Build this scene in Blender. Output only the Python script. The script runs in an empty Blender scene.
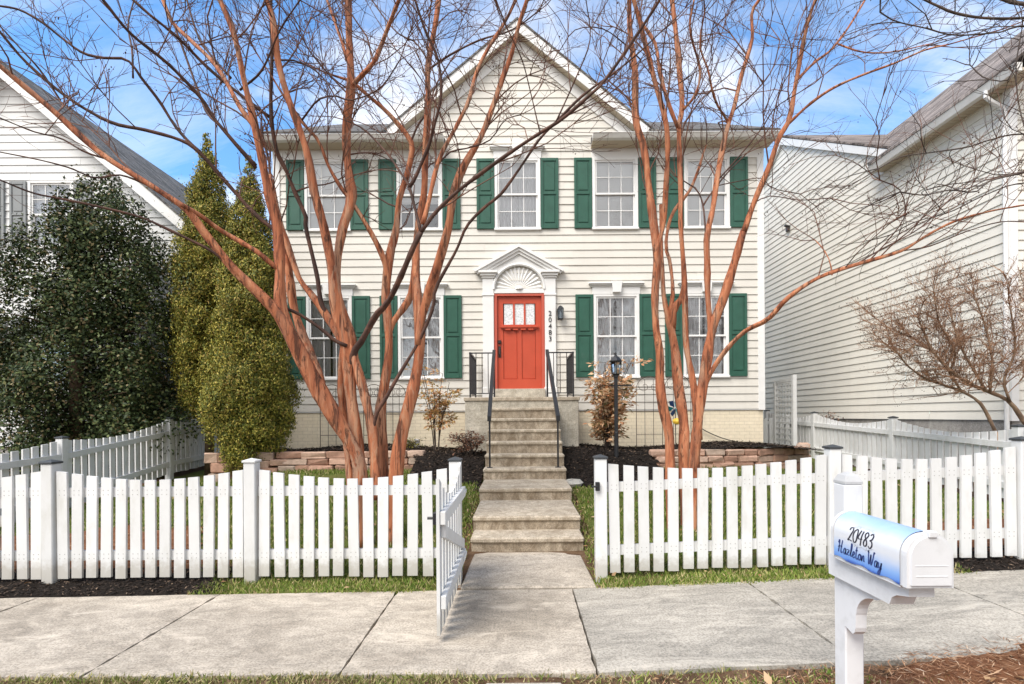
import bpy, math, random
import numpy as np
from mathutils import Vector, Matrix
random.seed(11); rng = np.random.default_rng(5)
R = math.radians
scene = bpy.context.scene
C = scene.collection
# ------------------------------------------------------------------ camera geometry
VX, VY, F, CH, ROLL = 520.0, 416.0, 512.0, 1.5, R(0.4)
def P(px, py, Y):
    a = (px - VX) / F; b = (VY - py) / F
    c, s = math.cos(-ROLL), math.sin(-ROLL)
    return Vector(((a*c - b*s)*Y, Y, CH + (a*s + b*c)*Y))
def lerp(a, b, t): return a + (b - a)*t
def sstep(a, b, x):
    t = min(1, max(0, (x - a)/(b - a))); return t*t*(3 - 2*t)
def interp(pts, x): return float(np.interp(x, [p[0] for p in pts], [p[1] for p in pts]))
CENT = [(-60, -.10), (2.8, -.04), (3.0, -.025), (4.4, -.02), (4.9, .02), (5.5, .09), (7.2, .33), (9.2, .57), (11.2, .82), (14, .88), (400, .9)]
SIDE = [(-60, -.10), (2.8, -.04), (3.0, -.025), (4.4, -.02), (4.9, .02), (7.2, .17), (9.6, .36), (12, .47), (14, .6), (20, .8), (400, .9)]
def slope_r(x, y): return .036*max(0, min(x, 9) - .4) * (1 - sstep(5.2, 8.0, y))
def hz(x, y):
    k = sstep(3.9, 6.1, abs(x))
    return lerp(interp(CENT, y), interp(SIDE, y), k) + slope_r(x, y)
# ------------------------------------------------------------------ tags
def tag(o, label=None, cat=None, group=None, kind=None):
    if label: o['label'] = label
    if cat: o['category'] = cat
    if group: o['group'] = group
    if kind: o['kind'] = kind
    return o
def thing(name, label, cat, loc=(0, 0, 0), group=None, rz=0):
    o = bpy.data.objects.new(name, None); C.objects.link(o)
    o.empty_display_size = .1
    o.location = loc; o.rotation_euler = (0, 0, rz)
    return tag(o, label, cat, group)
# ------------------------------------------------------------------ mesh builder (world coordinates)
class MB:
    def __init__(s): s.v = []; s.f = []; s.mi = []; s.cur = 0
    def add(s, vs, fs):
        b = len(s.v); s.v += [tuple(v) for v in vs]
        for f in fs: s.f.append(tuple(b + i for i in f)); s.mi.append(s.cur)
        return s
    def box(s, x0, x1, y0, y1, z0, z1, M=None):
        vs = [Vector((x, y, z)) for x in (x0, x1) for y in (y0, y1) for z in (z0, z1)]
        if M: vs = [M @ v for v in vs]
        return s.add(vs, [(0, 1, 3, 2), (4, 6, 7, 5), (0, 4, 5, 1), (2, 3, 7, 6), (0, 2, 6, 4), (1, 5, 7, 3)])
    def bbox(s, x0, x1, y0, y1, z0, z1, b=.004, M=None):
        """box with chamfered edges"""
        xs, ys, zs = (x0, x1), (y0, y1), (z0, z1); vs = []; idx = {}
        for i in (0, 1):
            for j in (0, 1):
                for k in (0, 1):
                    c = (xs[i], ys[j], zs[k]); d = ((1, -1)[i]*b, (1, -1)[j]*b, (1, -1)[k]*b)
                    for a in range(3):
                        p = [c[q] + (0 if q == a else d[q]) for q in range(3)]
                        idx[(i, j, k, a)] = len(vs); vs.append(Vector(p))
        fs = []
        for a in range(3):
            o = [q for q in range(3) if q != a]
            for e in (0, 1):
                ring = []
                for (m, n) in ((0, 0), (1, 0), (1, 1), (0, 1)):
                    t = [0, 0, 0]; t[a] = e; t[o[0]] = m; t[o[1]] = n
                    ring.append(idx[(*t, a)])
                fs.append(tuple(ring))
            for (m, n) in ((0, 0), (1, 0), (1, 1), (0, 1)):
                t0 = [0, 0, 0]; t0[a] = 0; t0[o[0]] = m; t0[o[1]] = n
                t1 = list(t0); t1[a] = 1
                fs.append((idx[(*t0, o[0])], idx[(*t1, o[0])], idx[(*t1, o[1])], idx[(*t0, o[1])]))
        for i in (0, 1):
            for j in (0, 1):
                for k in (0, 1): fs.append(tuple(idx[(i, j, k, a)] for a in range(3)))
        if M: vs = [M @ v for v in vs]
        return s.add(vs, fs)
    def prism(s, poly, d):
        """poly: list of 3-D points, extruded by vector d"""
        n = len(poly); d = Vector(d); a = [Vector(p) for p in poly]
        fs = [tuple(range(n)), tuple(range(2*n - 1, n - 1, -1))]
        fs += [(i, i + n, (i + 1) % n + n, (i + 1) % n) for i in range(n)]
        return s.add(a + [p + d for p in a], fs)
    def tube(s, pts, rad, n=6, cap=True, squash=None):
        pts = [Vector(p) for p in pts]; m = len(pts)
        if not hasattr(rad, '__len__'): rad = [rad]*m
        up = None; vs = []; prev = None
        for i, p in enumerate(pts):
            t = (pts[min(i + 1, m - 1)] - pts[max(i - 1, 0)])
            if t.length < 1e-9: t = Vector((0, 0, 1))
            t.normalize()
            if prev is None:
                ref = Vector((0, 0, 1)) if abs(t.z) < .9 else Vector((1, 0, 0))
                u = t.cross(ref).normalized()
            else:
                u = prev - t*prev.dot(t)
                u = u.normalized() if u.length > 1e-6 else t.orthogonal().normalized()
            prev = u; w = t.cross(u)
            for k in range(n):
                a = 2*math.pi*k/n
                r = rad[i]*(1 + (squash(i, a) if squash else 0))
                vs.append(p + u*(math.cos(a)*r) + w*(math.sin(a)*r))
        fs = [(i*n + k, i*n + (k + 1) % n, (i + 1)*n + (k + 1) % n, (i + 1)*n + k) for i in range(m - 1) for k in range(n)]
        if cap: fs += [tuple(range(n - 1, -1, -1)), tuple((m - 1)*n + k for k in range(n))]
        return s.add(vs, fs)
    def lathe(s, c, prof, n=12):
        """prof: (radius, z) list around the vertical through c"""
        c = Vector(c); vs = []
        for r, z in prof:
            for k in range(n):
                a = 2*math.pi*(k + .5)/n
                vs.append(c + Vector((r*math.cos(a), r*math.sin(a), z)))
        m = len(prof)
        fs = [(i*n + k, i*n + (k + 1) % n, (i + 1)*n + (k + 1) % n, (i + 1)*n + k) for i in range(m - 1) for k in range(n)]
        fs += [tuple(range(n - 1, -1, -1)), tuple((m - 1)*n + k for k in range(n))]
        return s.add(vs, fs)
    def build(s, name, mats, parent=None, smooth=False):
        me = bpy.data.meshes.new(name)
        off = Vector((0, 0, 0))
        if parent is not None:
            q = parent
            while q is not None: off = off + q.location; q = q.parent
        me.from_pydata([(v[0] - off.x, v[1] - off.y, v[2] - off.z) for v in s.v], [], s.f)
        if not isinstance(mats, (list, tuple)): mats = [mats]
        for m in mats: me.materials.append(m)
        if len(mats) > 1: me.polygons.foreach_set('material_index', s.mi)
        if smooth: me.polygons.foreach_set('use_smooth', [True]*len(me.polygons))
        me.update()
        o = bpy.data.objects.new(name, me); C.objects.link(o)
        if parent is not None: o.parent = parent
        return o
def np_obj(name, V, Fc, mat, parent=None, smooth=False):
    """V (n,3) float, Fc (m,k) int"""
    me = bpy.data.meshes.new(name); n, (m, k) = len(V), Fc.shape
    off = Vector((0, 0, 0)); q = parent
    while q is not None: off = off + q.location; q = q.parent
    V = V - np.array(off)
    me.vertices.add(n); me.vertices.foreach_set('co', V.astype(np.float32).ravel())
    me.loops.add(m*k); me.loops.foreach_set('vertex_index', Fc.astype(np.int32).ravel())
    me.polygons.add(m); me.polygons.foreach_set('loop_start', np.arange(0, m*k, k, dtype=np.int32))
    me.polygons.foreach_set('loop_total', np.full(m, k, dtype=np.int32))
    if smooth: me.polygons.foreach_set('use_smooth', np.ones(m, dtype=bool))
    me.materials.append(mat); me.update(calc_edges=True); me.validate()
    o = bpy.data.objects.new(name, me); C.objects.link(o)
    if parent is not None: o.parent = parent
    return o
def unit(a): return a/np.maximum(np.linalg.norm(a, axis=1, keepdims=True), 1e-9)
def leaf_quads(cen, d, nrm, ln, wd, fold=.15):
    """rhombic leaves: base at cen, growing along d"""
    cen = np.asarray(cen, float); d = unit(np.asarray(d, float)); s_ = unit(np.cross(d, nrm)); n = unit(np.cross(s_, d))
    ln = np.asarray(ln)[:, None]; wd = np.asarray(wd)[:, None]
    a = cen; b = cen + d*ln*.45 + s_*wd*.5 + n*wd*fold; c = cen + d*ln; e = cen + d*ln*.45 - s_*wd*.5 + n*wd*fold
    V = np.stack([a, b, c, e], 1).reshape(-1, 3)
    Fc = np.arange(len(V)).reshape(-1, 4)
    return V, Fc
# ------------------------------------------------------------------ materials
MATS = {}
class NT:
    def __init__(s, name):
        m = bpy.data.materials.new(name); m.use_nodes = True; s.m = m; s.t = m.node_tree; s.n = s.t.nodes; s.l = s.t.links
        s.b = s.n['Principled BSDF']; s.out = s.n['Material Output']
    def node(s, typ, **kw):
        n = s.n.new('ShaderNode' + typ)
        for k, v in kw.items():
            if hasattr(n, k): setattr(n, k, v)
            else: n.inputs[k.replace('_', ' ')].default_value = v
        return n
    def link(s, a, b): s.l.new(a, b)
    def pos(s): return s.node('NewGeometry').outputs['Position']
    def mapped(s, sc=(1, 1, 1), src=None):
        mp = s.node('Mapping'); mp.inputs['Scale'].default_value = sc
        s.link(src or s.pos(), mp.inputs['Vector']); return mp.outputs[0]
    def noise(s, scale, detail=4, rough=.55, vec=None, dist=0):
        n = s.node('TexNoise'); n.inputs['Scale'].default_value = scale; n.inputs['Detail'].default_value = detail
        n.inputs['Roughness'].default_value = rough; n.inputs['Distortion'].default_value = dist
        s.link(vec or s.pos(), n.inputs['Vector']); return n.outputs['Fac']
    def ramp(s, fac, stops, interp='LINEAR'):
        r = s.node('ValToRGB'); cr = r.color_ramp; cr.interpolation = interp
        while len(cr.elements) < len(stops): cr.elements.new(.5)
        for e, (p, c) in zip(cr.elements, stops):
            e.position = p; e.color = (*c, 1) if len(c) == 3 else c
        s.link(fac, r.inputs[0]); return r.outputs[0]
    def mix(s, fac, a, b, mode='MIX'):
        n = s.node('MixRGB', blend_type=mode)
        for v, i in ((fac, 0), (a, 1), (b, 2)):
            if hasattr(v, 'is_output'): s.link(v, n.inputs[i])
            elif i == 0: n.inputs[0].default_value = v
            else: n.inputs[i].default_value = (*v, 1)
        return n.outputs[0]
    def math(s, op, a, b=0.0):
        n = s.node('Math', operation=op)
        for i, v in enumerate((a, b)):
            if hasattr(v, 'is_output'): s.link(v, n.inputs[i])
            else: n.inputs[i].default_value = v
        return n.outputs[0]
    def bump(s, h, strength=.3, dist=.01):
        b = s.node('Bump'); b.inputs['Strength'].default_value = strength; b.inputs['Distance'].default_value = dist
        s.link(h, b.inputs['Height']); s.link(b.outputs[0], s.b.inputs['Normal'])
    def col(s, c):
        if hasattr(c, 'is_output'): s.link(c, s.b.inputs['Base Color'])
        else: s.b.inputs['Base Color'].default_value = (*c, 1)
    def rough(s, r, spec=.5, metal=0):
        s.b.inputs['Roughness'].default_value = r; s.b.inputs['Specular IOR Level'].default_value = spec; s.b.inputs['Metallic'].default_value = metal
def bw(v): return (v, v, v)
def scl(c, k): return tuple(min(1, x*k) for x in c)
def paint(name, c, rough=.45, var=.08, spec=.4, sc=3.0, bump=0.0, dirt=None):
    t = NT(name); n = t.noise(sc, 6, .6)
    col = t.ramp(n, [(.3, scl(c, 1 - var)), (.7, scl(c, 1 + var*.5))])
    if dirt:
        d = t.ramp(t.noise(dirt[1], 8, .7), [(dirt[2], bw(0)), (dirt[2] + .2, bw(1))])
        d2 = t.math('MULTIPLY', d, dirt[3]); col = t.mix(d2, col, dirt[0])
    t.col(col); t.rough(rough, spec)
    if bump: t.bump(t.noise(120, 3), bump, .002)
    return t.m
def siding_mat(name, c):
    t = NT(name)
    v1 = t.noise(1.0, 5, .6); col = t.ramp(v1, [(.3, scl(c, .93)), (.7, scl(c, 1.03))])
    st = t.ramp(t.noise(1.0, 5, .65, t.mapped((5, 5, .35))), [(.5, bw(0)), (.78, bw(.22))])
    col = t.mix(st, col, scl(c, .72)); t.col(col); t.rough(.5, .35)
    hh = t.math('ADD', t.noise(40, 4, .6, t.mapped((.25, .25, 3))), t.math('MULTIPLY', t.noise(1.0, 2, .5, t.mapped((1.1, 1.1, 3.5))), 5.0)); t.bump(hh, .12, .006)
    return t.m
M = {}
M['siding'] = siding_mat('cream_siding', (.665, .632, .57))
M['siding_white'] = siding_mat('white_siding', (.72, .72, .71))
M['siding_pale'] = siding_mat('pale_siding', (.76, .725, .645))
M['trim'] = paint('white_trim', (.78, .77, .75), .4, .05)
def vinyl_mat():
    t = NT('white_vinyl'); c = t.ramp(t.noise(3, 6, .6), [(.3, (.67, .67, .66)), (.7, (.74, .74, .735))])
    oi = t.node('ObjectInfo'); c = t.mix(1.0, c, t.ramp(oi.outputs['Random'], [(0, bw(.90)), (1, bw(1.03))]), 'MULTIPLY')
    dd = t.ramp(t.noise(5, 8, .72, t.mapped((1, 1, .35))), [(.52, bw(0)), (.72, bw(.45))]); c = t.mix(dd, c, (.46, .45, .39))
    sp = t.node('SeparateXYZ'); t.link(t.pos(), sp.inputs[0]); zz = t.math('ADD', sp.outputs[2], t.math('MULTIPLY', t.noise(14, 5, .7), -.26))
    m = t.ramp(zz, [(.0, bw(.5)), (.10, bw(0))]); c = t.mix(m, c, (.30, .26, .19))
    t.col(c); t.rough(.45, .35); return t.m
M['vinyl'] = vinyl_mat()
M['vinyl_old'] = paint('white_vinyl', (.72, .72, .71), .42, .06, dirt=((.48, .46, .41), 5, .52, .4))
M['gutter'] = paint('gutter_white', (.74, .72, .68), .35, .06, dirt=((.4, .38, .33), 2.5, .52, .35))
M['soffit'] = paint('soffit_cream', (.54, .46, .34), .5, .05)
M['green'] = paint('shutter_green', (.026, .098, .066), .42, .15, .4, 5, dirt=((.075, .13, .105), 9, .56, .4))
M['gray_shutter'] = paint('shutter_gray', (.24, .25, .25), .45, .06)
M['red'] = paint('door_red', (.50, .074, .034), .38, .08)
M['red_frame'] = paint('frame_red', (.50, .10, .062), .4, .06)
M['black'] = paint('black_iron', (.022, .022, .024), .38, .2)
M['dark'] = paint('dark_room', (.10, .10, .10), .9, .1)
M['cap'] = paint('cap_gray', (.05, .055, .06), .55, .15)
M['bronze'] = paint('dark_bronze', (.03, .024, .02), .35, .2, .6)
def concrete(name, c, c2, big=.8, stain=.5, streak=None, sx=.5):
    t = NT(name)
    a = t.ramp(t.noise(big, 8, .66, t.mapped((sx, 1.2, 1)), .6), [(.38, c2), (.60, c)])
    sp = t.ramp(t.noise(70, 4, .75), [(.38, bw(.50)), (.56, bw(1.12))]); a = t.mix(.8, a, sp, 'MULTIPLY')
    bl = t.ramp(t.noise(6, 9, .74, t.mapped((sx, 1.3, 1)), 1.0), [(.40, bw(.58)), (.58, bw(1.07))]); a = t.mix(stain, a, bl, 'MULTIPLY')
    wh = t.ramp(t.noise(2.4, 9, .72, t.mapped((sx*.8, 1.6, 1)), .8), [(.54, bw(0)), (.68, bw(.55))]); a = t.mix(wh, a, scl(c, 1.35))
    if streak:
        s2 = t.ramp(t.noise(3, 8, .72, t.mapped((2.2, 2.2, 1.1)), 1.4), [(.44, bw(0)), (.62, bw(1))])
        a = t.mix(t.math('MULTIPLY', s2, streak[1]), a, streak[0])
    t.col(a); t.rough(.85, .25); t.bump(t.noise(55, 6, .7), .35, .004); return t.m
M['walk_warm'] = concrete('concrete_warm', (.51, .445, .365), (.355, .305, .245), 1.2, .6, None, .8)
M['walk_gray'] = concrete('concrete_gray', (.46, .418, .355), (.305, .28, .24), 1.3, .6, None, .4)
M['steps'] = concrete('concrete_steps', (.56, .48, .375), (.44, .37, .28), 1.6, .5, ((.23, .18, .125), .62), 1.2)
M['cheek'] = concrete('concrete_cheek', (.58, .53, .44), (.44, .40, .33), 1.2, .35, ((.28, .24, .18), .5))
M['found'] = concrete('concrete_foundation', (.42, .40, .37), (.32, .30, .28), 1.0, .5)
def brick_mat(name, c, c2, mortar, sx, w, h, bumpd=.006):
    t = NT(name); b = t.node('TexBrick'); sp = t.node('SeparateXYZ'); cb = t.node('CombineXYZ')
    t.link(t.pos(), sp.inputs[0]); t.link(t.math('ADD', sp.outputs[0], sp.outputs[1]), cb.inputs[0]); t.link(sp.outputs[2], cb.inputs[1])
    t.link(cb.outputs[0], b.inputs['Vector'])
    for k, v in (('Scale', 1.0), ('Mortar Size', .006), ('Brick Width', w), ('Row Height', h), ('Mortar Smooth', .2), ('Bias', 0.0)): b.inputs[k].default_value = v
    b.inputs['Color1'].default_value = (*c, 1); b.inputs['Color2'].default_value = (*c2, 1); b.inputs['Mortar'].default_value = (*mortar, 1)
    n = t.ramp(t.noise(14, 5, .65), [(.3, bw(.85)), (.7, bw(1.06))])
    t.col(t.mix(.7, b.outputs['Color'], n, 'MULTIPLY')); t.rough(.75, .3)
    inv = t.math('SUBTRACT', 1.0, b.outputs['Fac']); t.bump(t.math('ADD', inv, t.math('MULTIPLY', t.noise(40, 4), .5)), .5, bumpd); return t.m
M['brick'] = brick_mat('painted_brick', (.80, .70, .53), (.77, .67, .50), (.66, .57, .43), 1, .215, .075)
def shingle(name, a, b, c):
    t = NT(name); br = t.node('TexBrick'); sp = t.node('SeparateXYZ'); cb = t.node('CombineXYZ')
    t.link(t.pos(), sp.inputs[0]); t.link(t.math('ADD', sp.outputs[0], sp.outputs[1]), cb.inputs[0]); t.link(sp.outputs[2], cb.inputs[1])
    t.link(cb.outputs[0], br.inputs['Vector'])
    for k, v in (('Scale', 1.0), ('Mortar Size', .008), ('Brick Width', .42), ('Row Height', .11), ('Bias', -.1)): br.inputs[k].default_value = v
    br.inputs['Color1'].default_value = (*a, 1); br.inputs['Color2'].default_value = (*b, 1); br.inputs['Mortar'].default_value = (*c, 1)
    n = t.ramp(t.noise(4, 8, .72, t.mapped((.35, 1.6, .35))), [(.38, bw(.42)), (.60, bw(1.55))])
    t.col(t.mix(1.0, br.outputs['Color'], n, 'MULTIPLY')); t.rough(.9, .2); t.bump(t.noise(120, 4), .5, .006); return t.m
M['roof'] = shingle('roof_gray', (.10, .095, .09), (.17, .16, .15), (.05, .05, .05))
M['roof_brown'] = shingle('roof_brown', (.14, .115, .10), (.31, .265, .24), (.06, .05, .045))
def bark_mat():
    t = NT('crape_bark')
    v = t.mapped((6, 6, 1.0)); a = t.ramp(t.noise(1.5, 8, .66, v, .9), [(.34, (.12, .040, .024)), (.43, (.34, .115, .056)), (.53, (.47, .17, .082)), (.65, (.58, .27, .145))])
    p = t.ramp(t.noise(2.0, 7, .7, t.mapped((5, 5, .8)), 1.0), [(.50, bw(0)), (.53, bw(1))]); q = t.ramp(t.noise(.9, 3, .5), [(.38, bw(0)), (.60, bw(.62))])
    a = t.mix(t.math('MULTIPLY', p, q), a, (.46, .30, .20))
    d = t.ramp(t.noise(3.2, 8, .72, t.mapped((7, 7, .55)), .8), [(.53, bw(0)), (.59, bw(1))]); a = t.mix(t.math('MULTIPLY', d, .85), a, (.075, .034, .022))
    k = t.ramp(t.noise(9, 4, .6, t.mapped((1, 1, .5))), [(.66, bw(0)), (.71, bw(.8))]); a = t.mix(k, a, (.06, .03, .02))
    t.col(a); t.rough(.75, .2); t.bump(t.noise(5, 8, .7, t.mapped((5, 5, .6))), .7, .02); return t.m
M['bark'] = bark_mat()
def bark2(name, a, b, dark, sc=8):
    t = NT(name); c = t.ramp(t.noise(sc, 5, .65), [(.25, dark), (.5, a), (.75, b)]); t.col(c); t.rough(.7, .25); t.bump(t.noise(30, 5), .4, .006); return t.m
M['bark_dark'] = bark2('limb_dark', (.085, .045, .034), (.20, .095, .062), (.035, .024, .02), 7)
M['twig'] = bark2('twig_brown', (.15, .074, .05), (.27, .135, .088), (.07, .04, .03), 5)
M['twig_gray'] = bark2('twig_gray', (.075, .055, .045), (.16, .125, .10), (.025, .02, .018), 5)
M['seed'] = bark2('seed_brown', (.06, .03, .02), (.12, .06, .04), (.03, .015, .01), 20)
M['shrub_bark'] = bark2('shrub_bark', (.26, .17, .11), (.42, .30, .2), (.12, .08, .055), 6)
M['shrub_twig'] = bark2('shrub_twig', (.34, .19, .11), (.48, .30, .19), (.18, .095, .06), 5)
M['trunk'] = bark2('trunk_brown', (.12, .08, .05), (.2, .14, .09), (.05, .035, .02))
def leaf_mat(name, stops, rough=.5, spec=.4, transl=.2):
    t = NT(name); g = t.node('NewGeometry'); c = t.ramp(g.outputs['Random Per Island'], stops)
    n = t.ramp(t.noise(1.6, 3), [(.3, bw(.75)), (.7, bw(1.2))]); c = t.mix(.7, c, n, 'MULTIPLY'); t.col(c); t.rough(rough, spec)
    if transl:
        tr = t.node('BsdfTranslucent'); t.link(c, tr.inputs[0]); mx = t.node('MixShader'); mx.inputs[0].default_value = transl
        t.link(t.b.outputs[0], mx.inputs[1]); t.link(tr.outputs[0], mx.inputs[2]); t.link(mx.outputs[0], t.out.inputs[0])
    return t.m
M['holly'] = leaf_mat('holly_leaf', [(0, (.016, .027, .011)), (.4, (.036, .056, .02)), (.66, (.07, .098, .034)), (.84, (.15, .175, .065)), (.95, (.17, .115, .06)), (1, (.24, .20, .10))], .5, .16, .06)
M['arbor'] = leaf_mat('arborvitae_leaf', [(0, (.04, .058, .011)), (.25, (.12, .14, .024)), (.6, (.27, .25, .042)), (.85, (.45, .37, .07)), (1, (.30, .19, .06))], .6, .25, .06)
M['nandina'] = leaf_mat('nandina_leaf', [(0, (.10, .13, .04)), (.10, (.22, .19, .07)), (.24, (.58, .25, .12)), (.5, (.74, .47, .27)), (.85, (.80, .62, .40)), (1, (.82, .68, .5))], .5, .3, .35)
M['nandina_gold'] = leaf_mat('nandina_gold_leaf', [(0, (.28, .22, .07)), (.3, (.52, .37, .14)), (.6, (.64, .34, .15)), (.85, (.72, .50, .26)), (1, (.55, .16, .09))], .5, .3, .3)
M['redleaf'] = leaf_mat('red_leaf', [(0, (.10, .045, .028)), (.5, (.22, .10, .06)), (1, (.36, .22, .14))], .5, .3, .2)
M['grass'] = leaf_mat('grass_blade', [(0, (.08, .13, .02)), (.4, (.15, .22, .036)), (.7, (.25, .29, .06)), (.85, (.40, .36, .15)), (1, (.52, .43, .25))], .6, .25, .25)
M['grass_dry'] = leaf_mat('grass_dry', [(0, (.10, .17, .026)), (.45, (.20, .27, .05)), (.72, (.36, .36, .11)), (.9, (.56, .47, .26)), (1, (.38, .26, .14))], .7, .2, .2)
M['grass_verge'] = leaf_mat('grass_verge', [(0, (.11, .15, .03)), (.3, (.24, .26, .07)), (.55, (.40, .36, .16)), (.85, (.52, .43, .25)), (1, (.30, .2, .11))], .7, .2, .2)
M['straw'] = leaf_mat('straw', [(0, (.14, .066, .030)), (.4, (.27, .135, .07)), (.75, (.39, .22, .125)), (.93, (.55, .37, .23)), (1, (.64, .52, .40))], .7, .2, .1)
M['chips'] = leaf_mat('mulch_chip', [(0, (.010, .008, .007)), (.5, (.028, .020, .016)), (.85, (.07, .048, .036)), (1, (.20, .14, .095))], .8, .2, 0)
M['litter'] = leaf_mat('leaf_litter', [(0, (.16, .08, .035)), (.5, (.34, .19, .09)), (1, (.55, .40, .24))], .7, .2, .1)
def soil(name, stops, sc=6, b=.6):
    t = NT(name); t.col(t.ramp(t.noise(sc, 9, .72), stops)); t.rough(.95, .15); t.bump(t.noise(45, 6, .7), b, .02); return t.m
M['soil'] = soil('bare_soil', [(.3, (.05, .030, .018)), (.5, (.11, .065, .038)), (.7, (.19, .125, .075))])
M['mulch'] = soil('mulch_dark', [(.3, (.007, .006, .005)), (.55, (.02, .015, .012)), (.75, (.045, .032, .024))], 18, 1.0)
M['turf'] = soil('turf', [(.28, (.13, .085, .04)), (.45, (.10, .105, .028)), (.62, (.085, .12, .022)), (.8, (.19, .18, .06))], 3, .6)
M['straw_soil'] = soil('straw_soil', [(.3, (.09, .035, .017)), (.5, (.18, .075, .035)), (.72, (.28, .15, .08))], 14, .8)
M['block'] = None
def block_mat():
    t = NT('edging_stone'); oi = t.node('ObjectInfo'); c = t.ramp(oi.outputs['Random'], [(0, (.33, .19, .135)), (.35, (.47, .28, .20)), (.7, (.54, .37, .28)), (1, (.42, .33, .26))])
    n = t.ramp(t.noise(10, 7, .7), [(.3, bw(.62)), (.7, bw(1.15))]); t.col(t.mix(.85, c, n, 'MULTIPLY')); t.rough(.9, .2); t.bump(t.noise(22, 6, .7), .7, .015); return t.m
M['block'] = block_mat()
def glass_mat(name, tint=(.93, .96, .97), boost=1.0, wav=.06):
    t = NT(name); t.n.remove(t.b); fr = t.node('Fresnel', IOR=1.52); tr = t.node('BsdfTransparent'); tr.inputs[0].default_value = (*tint, 1)
    gl = t.node('BsdfGlossy'); gl.inputs['Roughness'].default_value = .015; gl.inputs[0].default_value = (1, 1, 1, 1)
    bp = t.node('Bump'); bp.inputs['Strength'].default_value = wav; bp.inputs['Distance'].default_value = .05
    t.link(t.noise(2.2, 2), bp.inputs['Height']); t.link(bp.outputs[0], gl.inputs['Normal'])
    mx = t.node('MixShader'); f = t.math('MULTIPLY', fr.outputs[0], boost); f = t.math('MINIMUM', f, 1.0)
    t.link(f, mx.inputs[0]); t.link(tr.outputs[0], mx.inputs[1]); t.link(gl.outputs[0], mx.inputs[2]); t.link(mx.outputs[0], t.out.inputs[0]); return t.m
M['glass'] = glass_mat('window_glass', (.97, .98, .98), boost=4.4, wav=.16)
M['lantern_glass'] = glass_mat('lantern_glass', (.8, .85, .88), 1.5)
def frosted():
    t = NT('frosted_glass'); n = t.noise(30, 4, .6); t.col(t.ramp(n, [(.3, (.45, .47, .47)), (.6, (.80, .82, .82))])); t.rough(.12, .6); t.bump(n, .3, .01); return t.m
M['frost'] = frosted()
M['curtain'] = paint('white_curtain', (.90, .90, .91), .9, .06, .1)
M['blind'] = paint('white_blind', (.92, .92, .91), .5, .04)
M['teal'] = paint('pinwheel_teal', (.02, .22, .24), .3, .2); M['navy'] = paint('pinwheel_navy', (.02, .045, .12), .3, .2); M['yellow'] = paint('pinwheel_yellow', (.75, .48, .05), .4, .1)
M['ink'] = paint('sticker_ink', (.03, .03, .05), .4, .1); M['ink_blue'] = paint('sticker_blue_ink', (.03, .06, .22), .4, .1); M['ink_gray'] = paint('sticker_gray_ink', (.52, .54, .58), .4, .1)
M['white'] = paint('mailbox_white', (.70, .70, .71), .35, .05, dirt=((.50, .50, .49), 7, .5, .5))
M['pebble'] = paint('pale_pebble', (.36, .34, .30), .8, .2)
def wrap_mat():
    t = NT('mailbox_wrap'); sp = t.node('SeparateXYZ'); t.link(t.pos(), sp.inputs[0])
    n = t.noise(9, 4, .6); z = t.math('ADD', t.math('DIVIDE', t.math('SUBTRACT', sp.outputs[2], .835), .208), t.math('MULTIPLY', t.math('SUBTRACT', n, .5), .16))
    c = t.ramp(z, [(0, (.03, .07, .26)), (.035, (.05, .13, .46)), (.075, (.13, .29, .70)), (.20, (.24, .42, .76)), (.38, (.55, .62, .76)), (.5, (.68, .69, .72)), (.74, (.68, .70, .74)), (.9, (.38, .52, .76)), (1, (.28, .44, .74))])
    t.col(c); t.rough(.3, .5); return t.m
M['wrap'] = wrap_mat()
M['gutter_dark'] = paint('screw_gray', (.36, .35, .33), .5, .1)
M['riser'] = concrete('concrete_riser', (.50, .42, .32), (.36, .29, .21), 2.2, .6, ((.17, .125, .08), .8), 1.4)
M['walk_side'] = M['soil']
M['weathered'] = paint('weathered_white', (.52, .52, .52), .4, .2, dirt=((.30, .30, .29), 9, .5, .5))
# ================================================================== GROUND AND PATHS
def sheet(name, xs, ys, zf, mat, kind='structure', inside=None):
    idx = {}; V = []; Fc = []
    for i, x in enumerate(xs):
        for j, y in enumerate(ys): idx[i, j] = len(V); V.append((x, y, zf(x, y)))
    for i in range(len(xs) - 1):
        for j in range(len(ys) - 1):
            if inside and not inside((xs[i] + xs[i+1])/2, (ys[j] + ys[j+1])/2): continue
            Fc.append((idx[i, j], idx[i+1, j], idx[i+1, j+1], idx[i, j+1]))
    used = sorted({k for f in Fc for k in f}); mp = {k: n for n, k in enumerate(used)}
    o = np_obj(name, np.array([V[k] for k in used]), np.array([[mp[k] for k in f] for f in Fc]), mat, smooth=True)
    o['kind'] = kind; return o
ar = lambda a, b, s: list(np.arange(a, b + s*.5, s))
gx = [-400, -150, -60, -30, -18] + ar(-12, 12, .25) + [18, 30, 60, 150, 400]
gy = [-60, -30, -15, -8, -4] + ar(-1, 13, .25) + [15, 18, 22, 30, 60, 150, 400]
def jit(x, y, a): return a*(math.sin(x*5.1 + y*3.3) + math.sin(x*11.7 - y*7.9) + math.sin(x*2.3 + y*13.1))/3
sheet('ground', gx, gy, lambda x, y: hz(x, y) - .05 + (jit(x, y, .012) if abs(x) < 13 else 0), M['soil'])
def wob(x, k=1.0): return .04*math.sin(x*3.1 + k) + .025*math.sin(x*7.7 + 2*k) + .015*math.sin(x*17 + k)
LX0, LX1 = -6.7, 6.9
def in_lawn(x, y):
    if -.60 < x < .72 and y < 7.1: return False
    if -.66 < x < .80 and y < 8.2: return False
    return True
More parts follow.
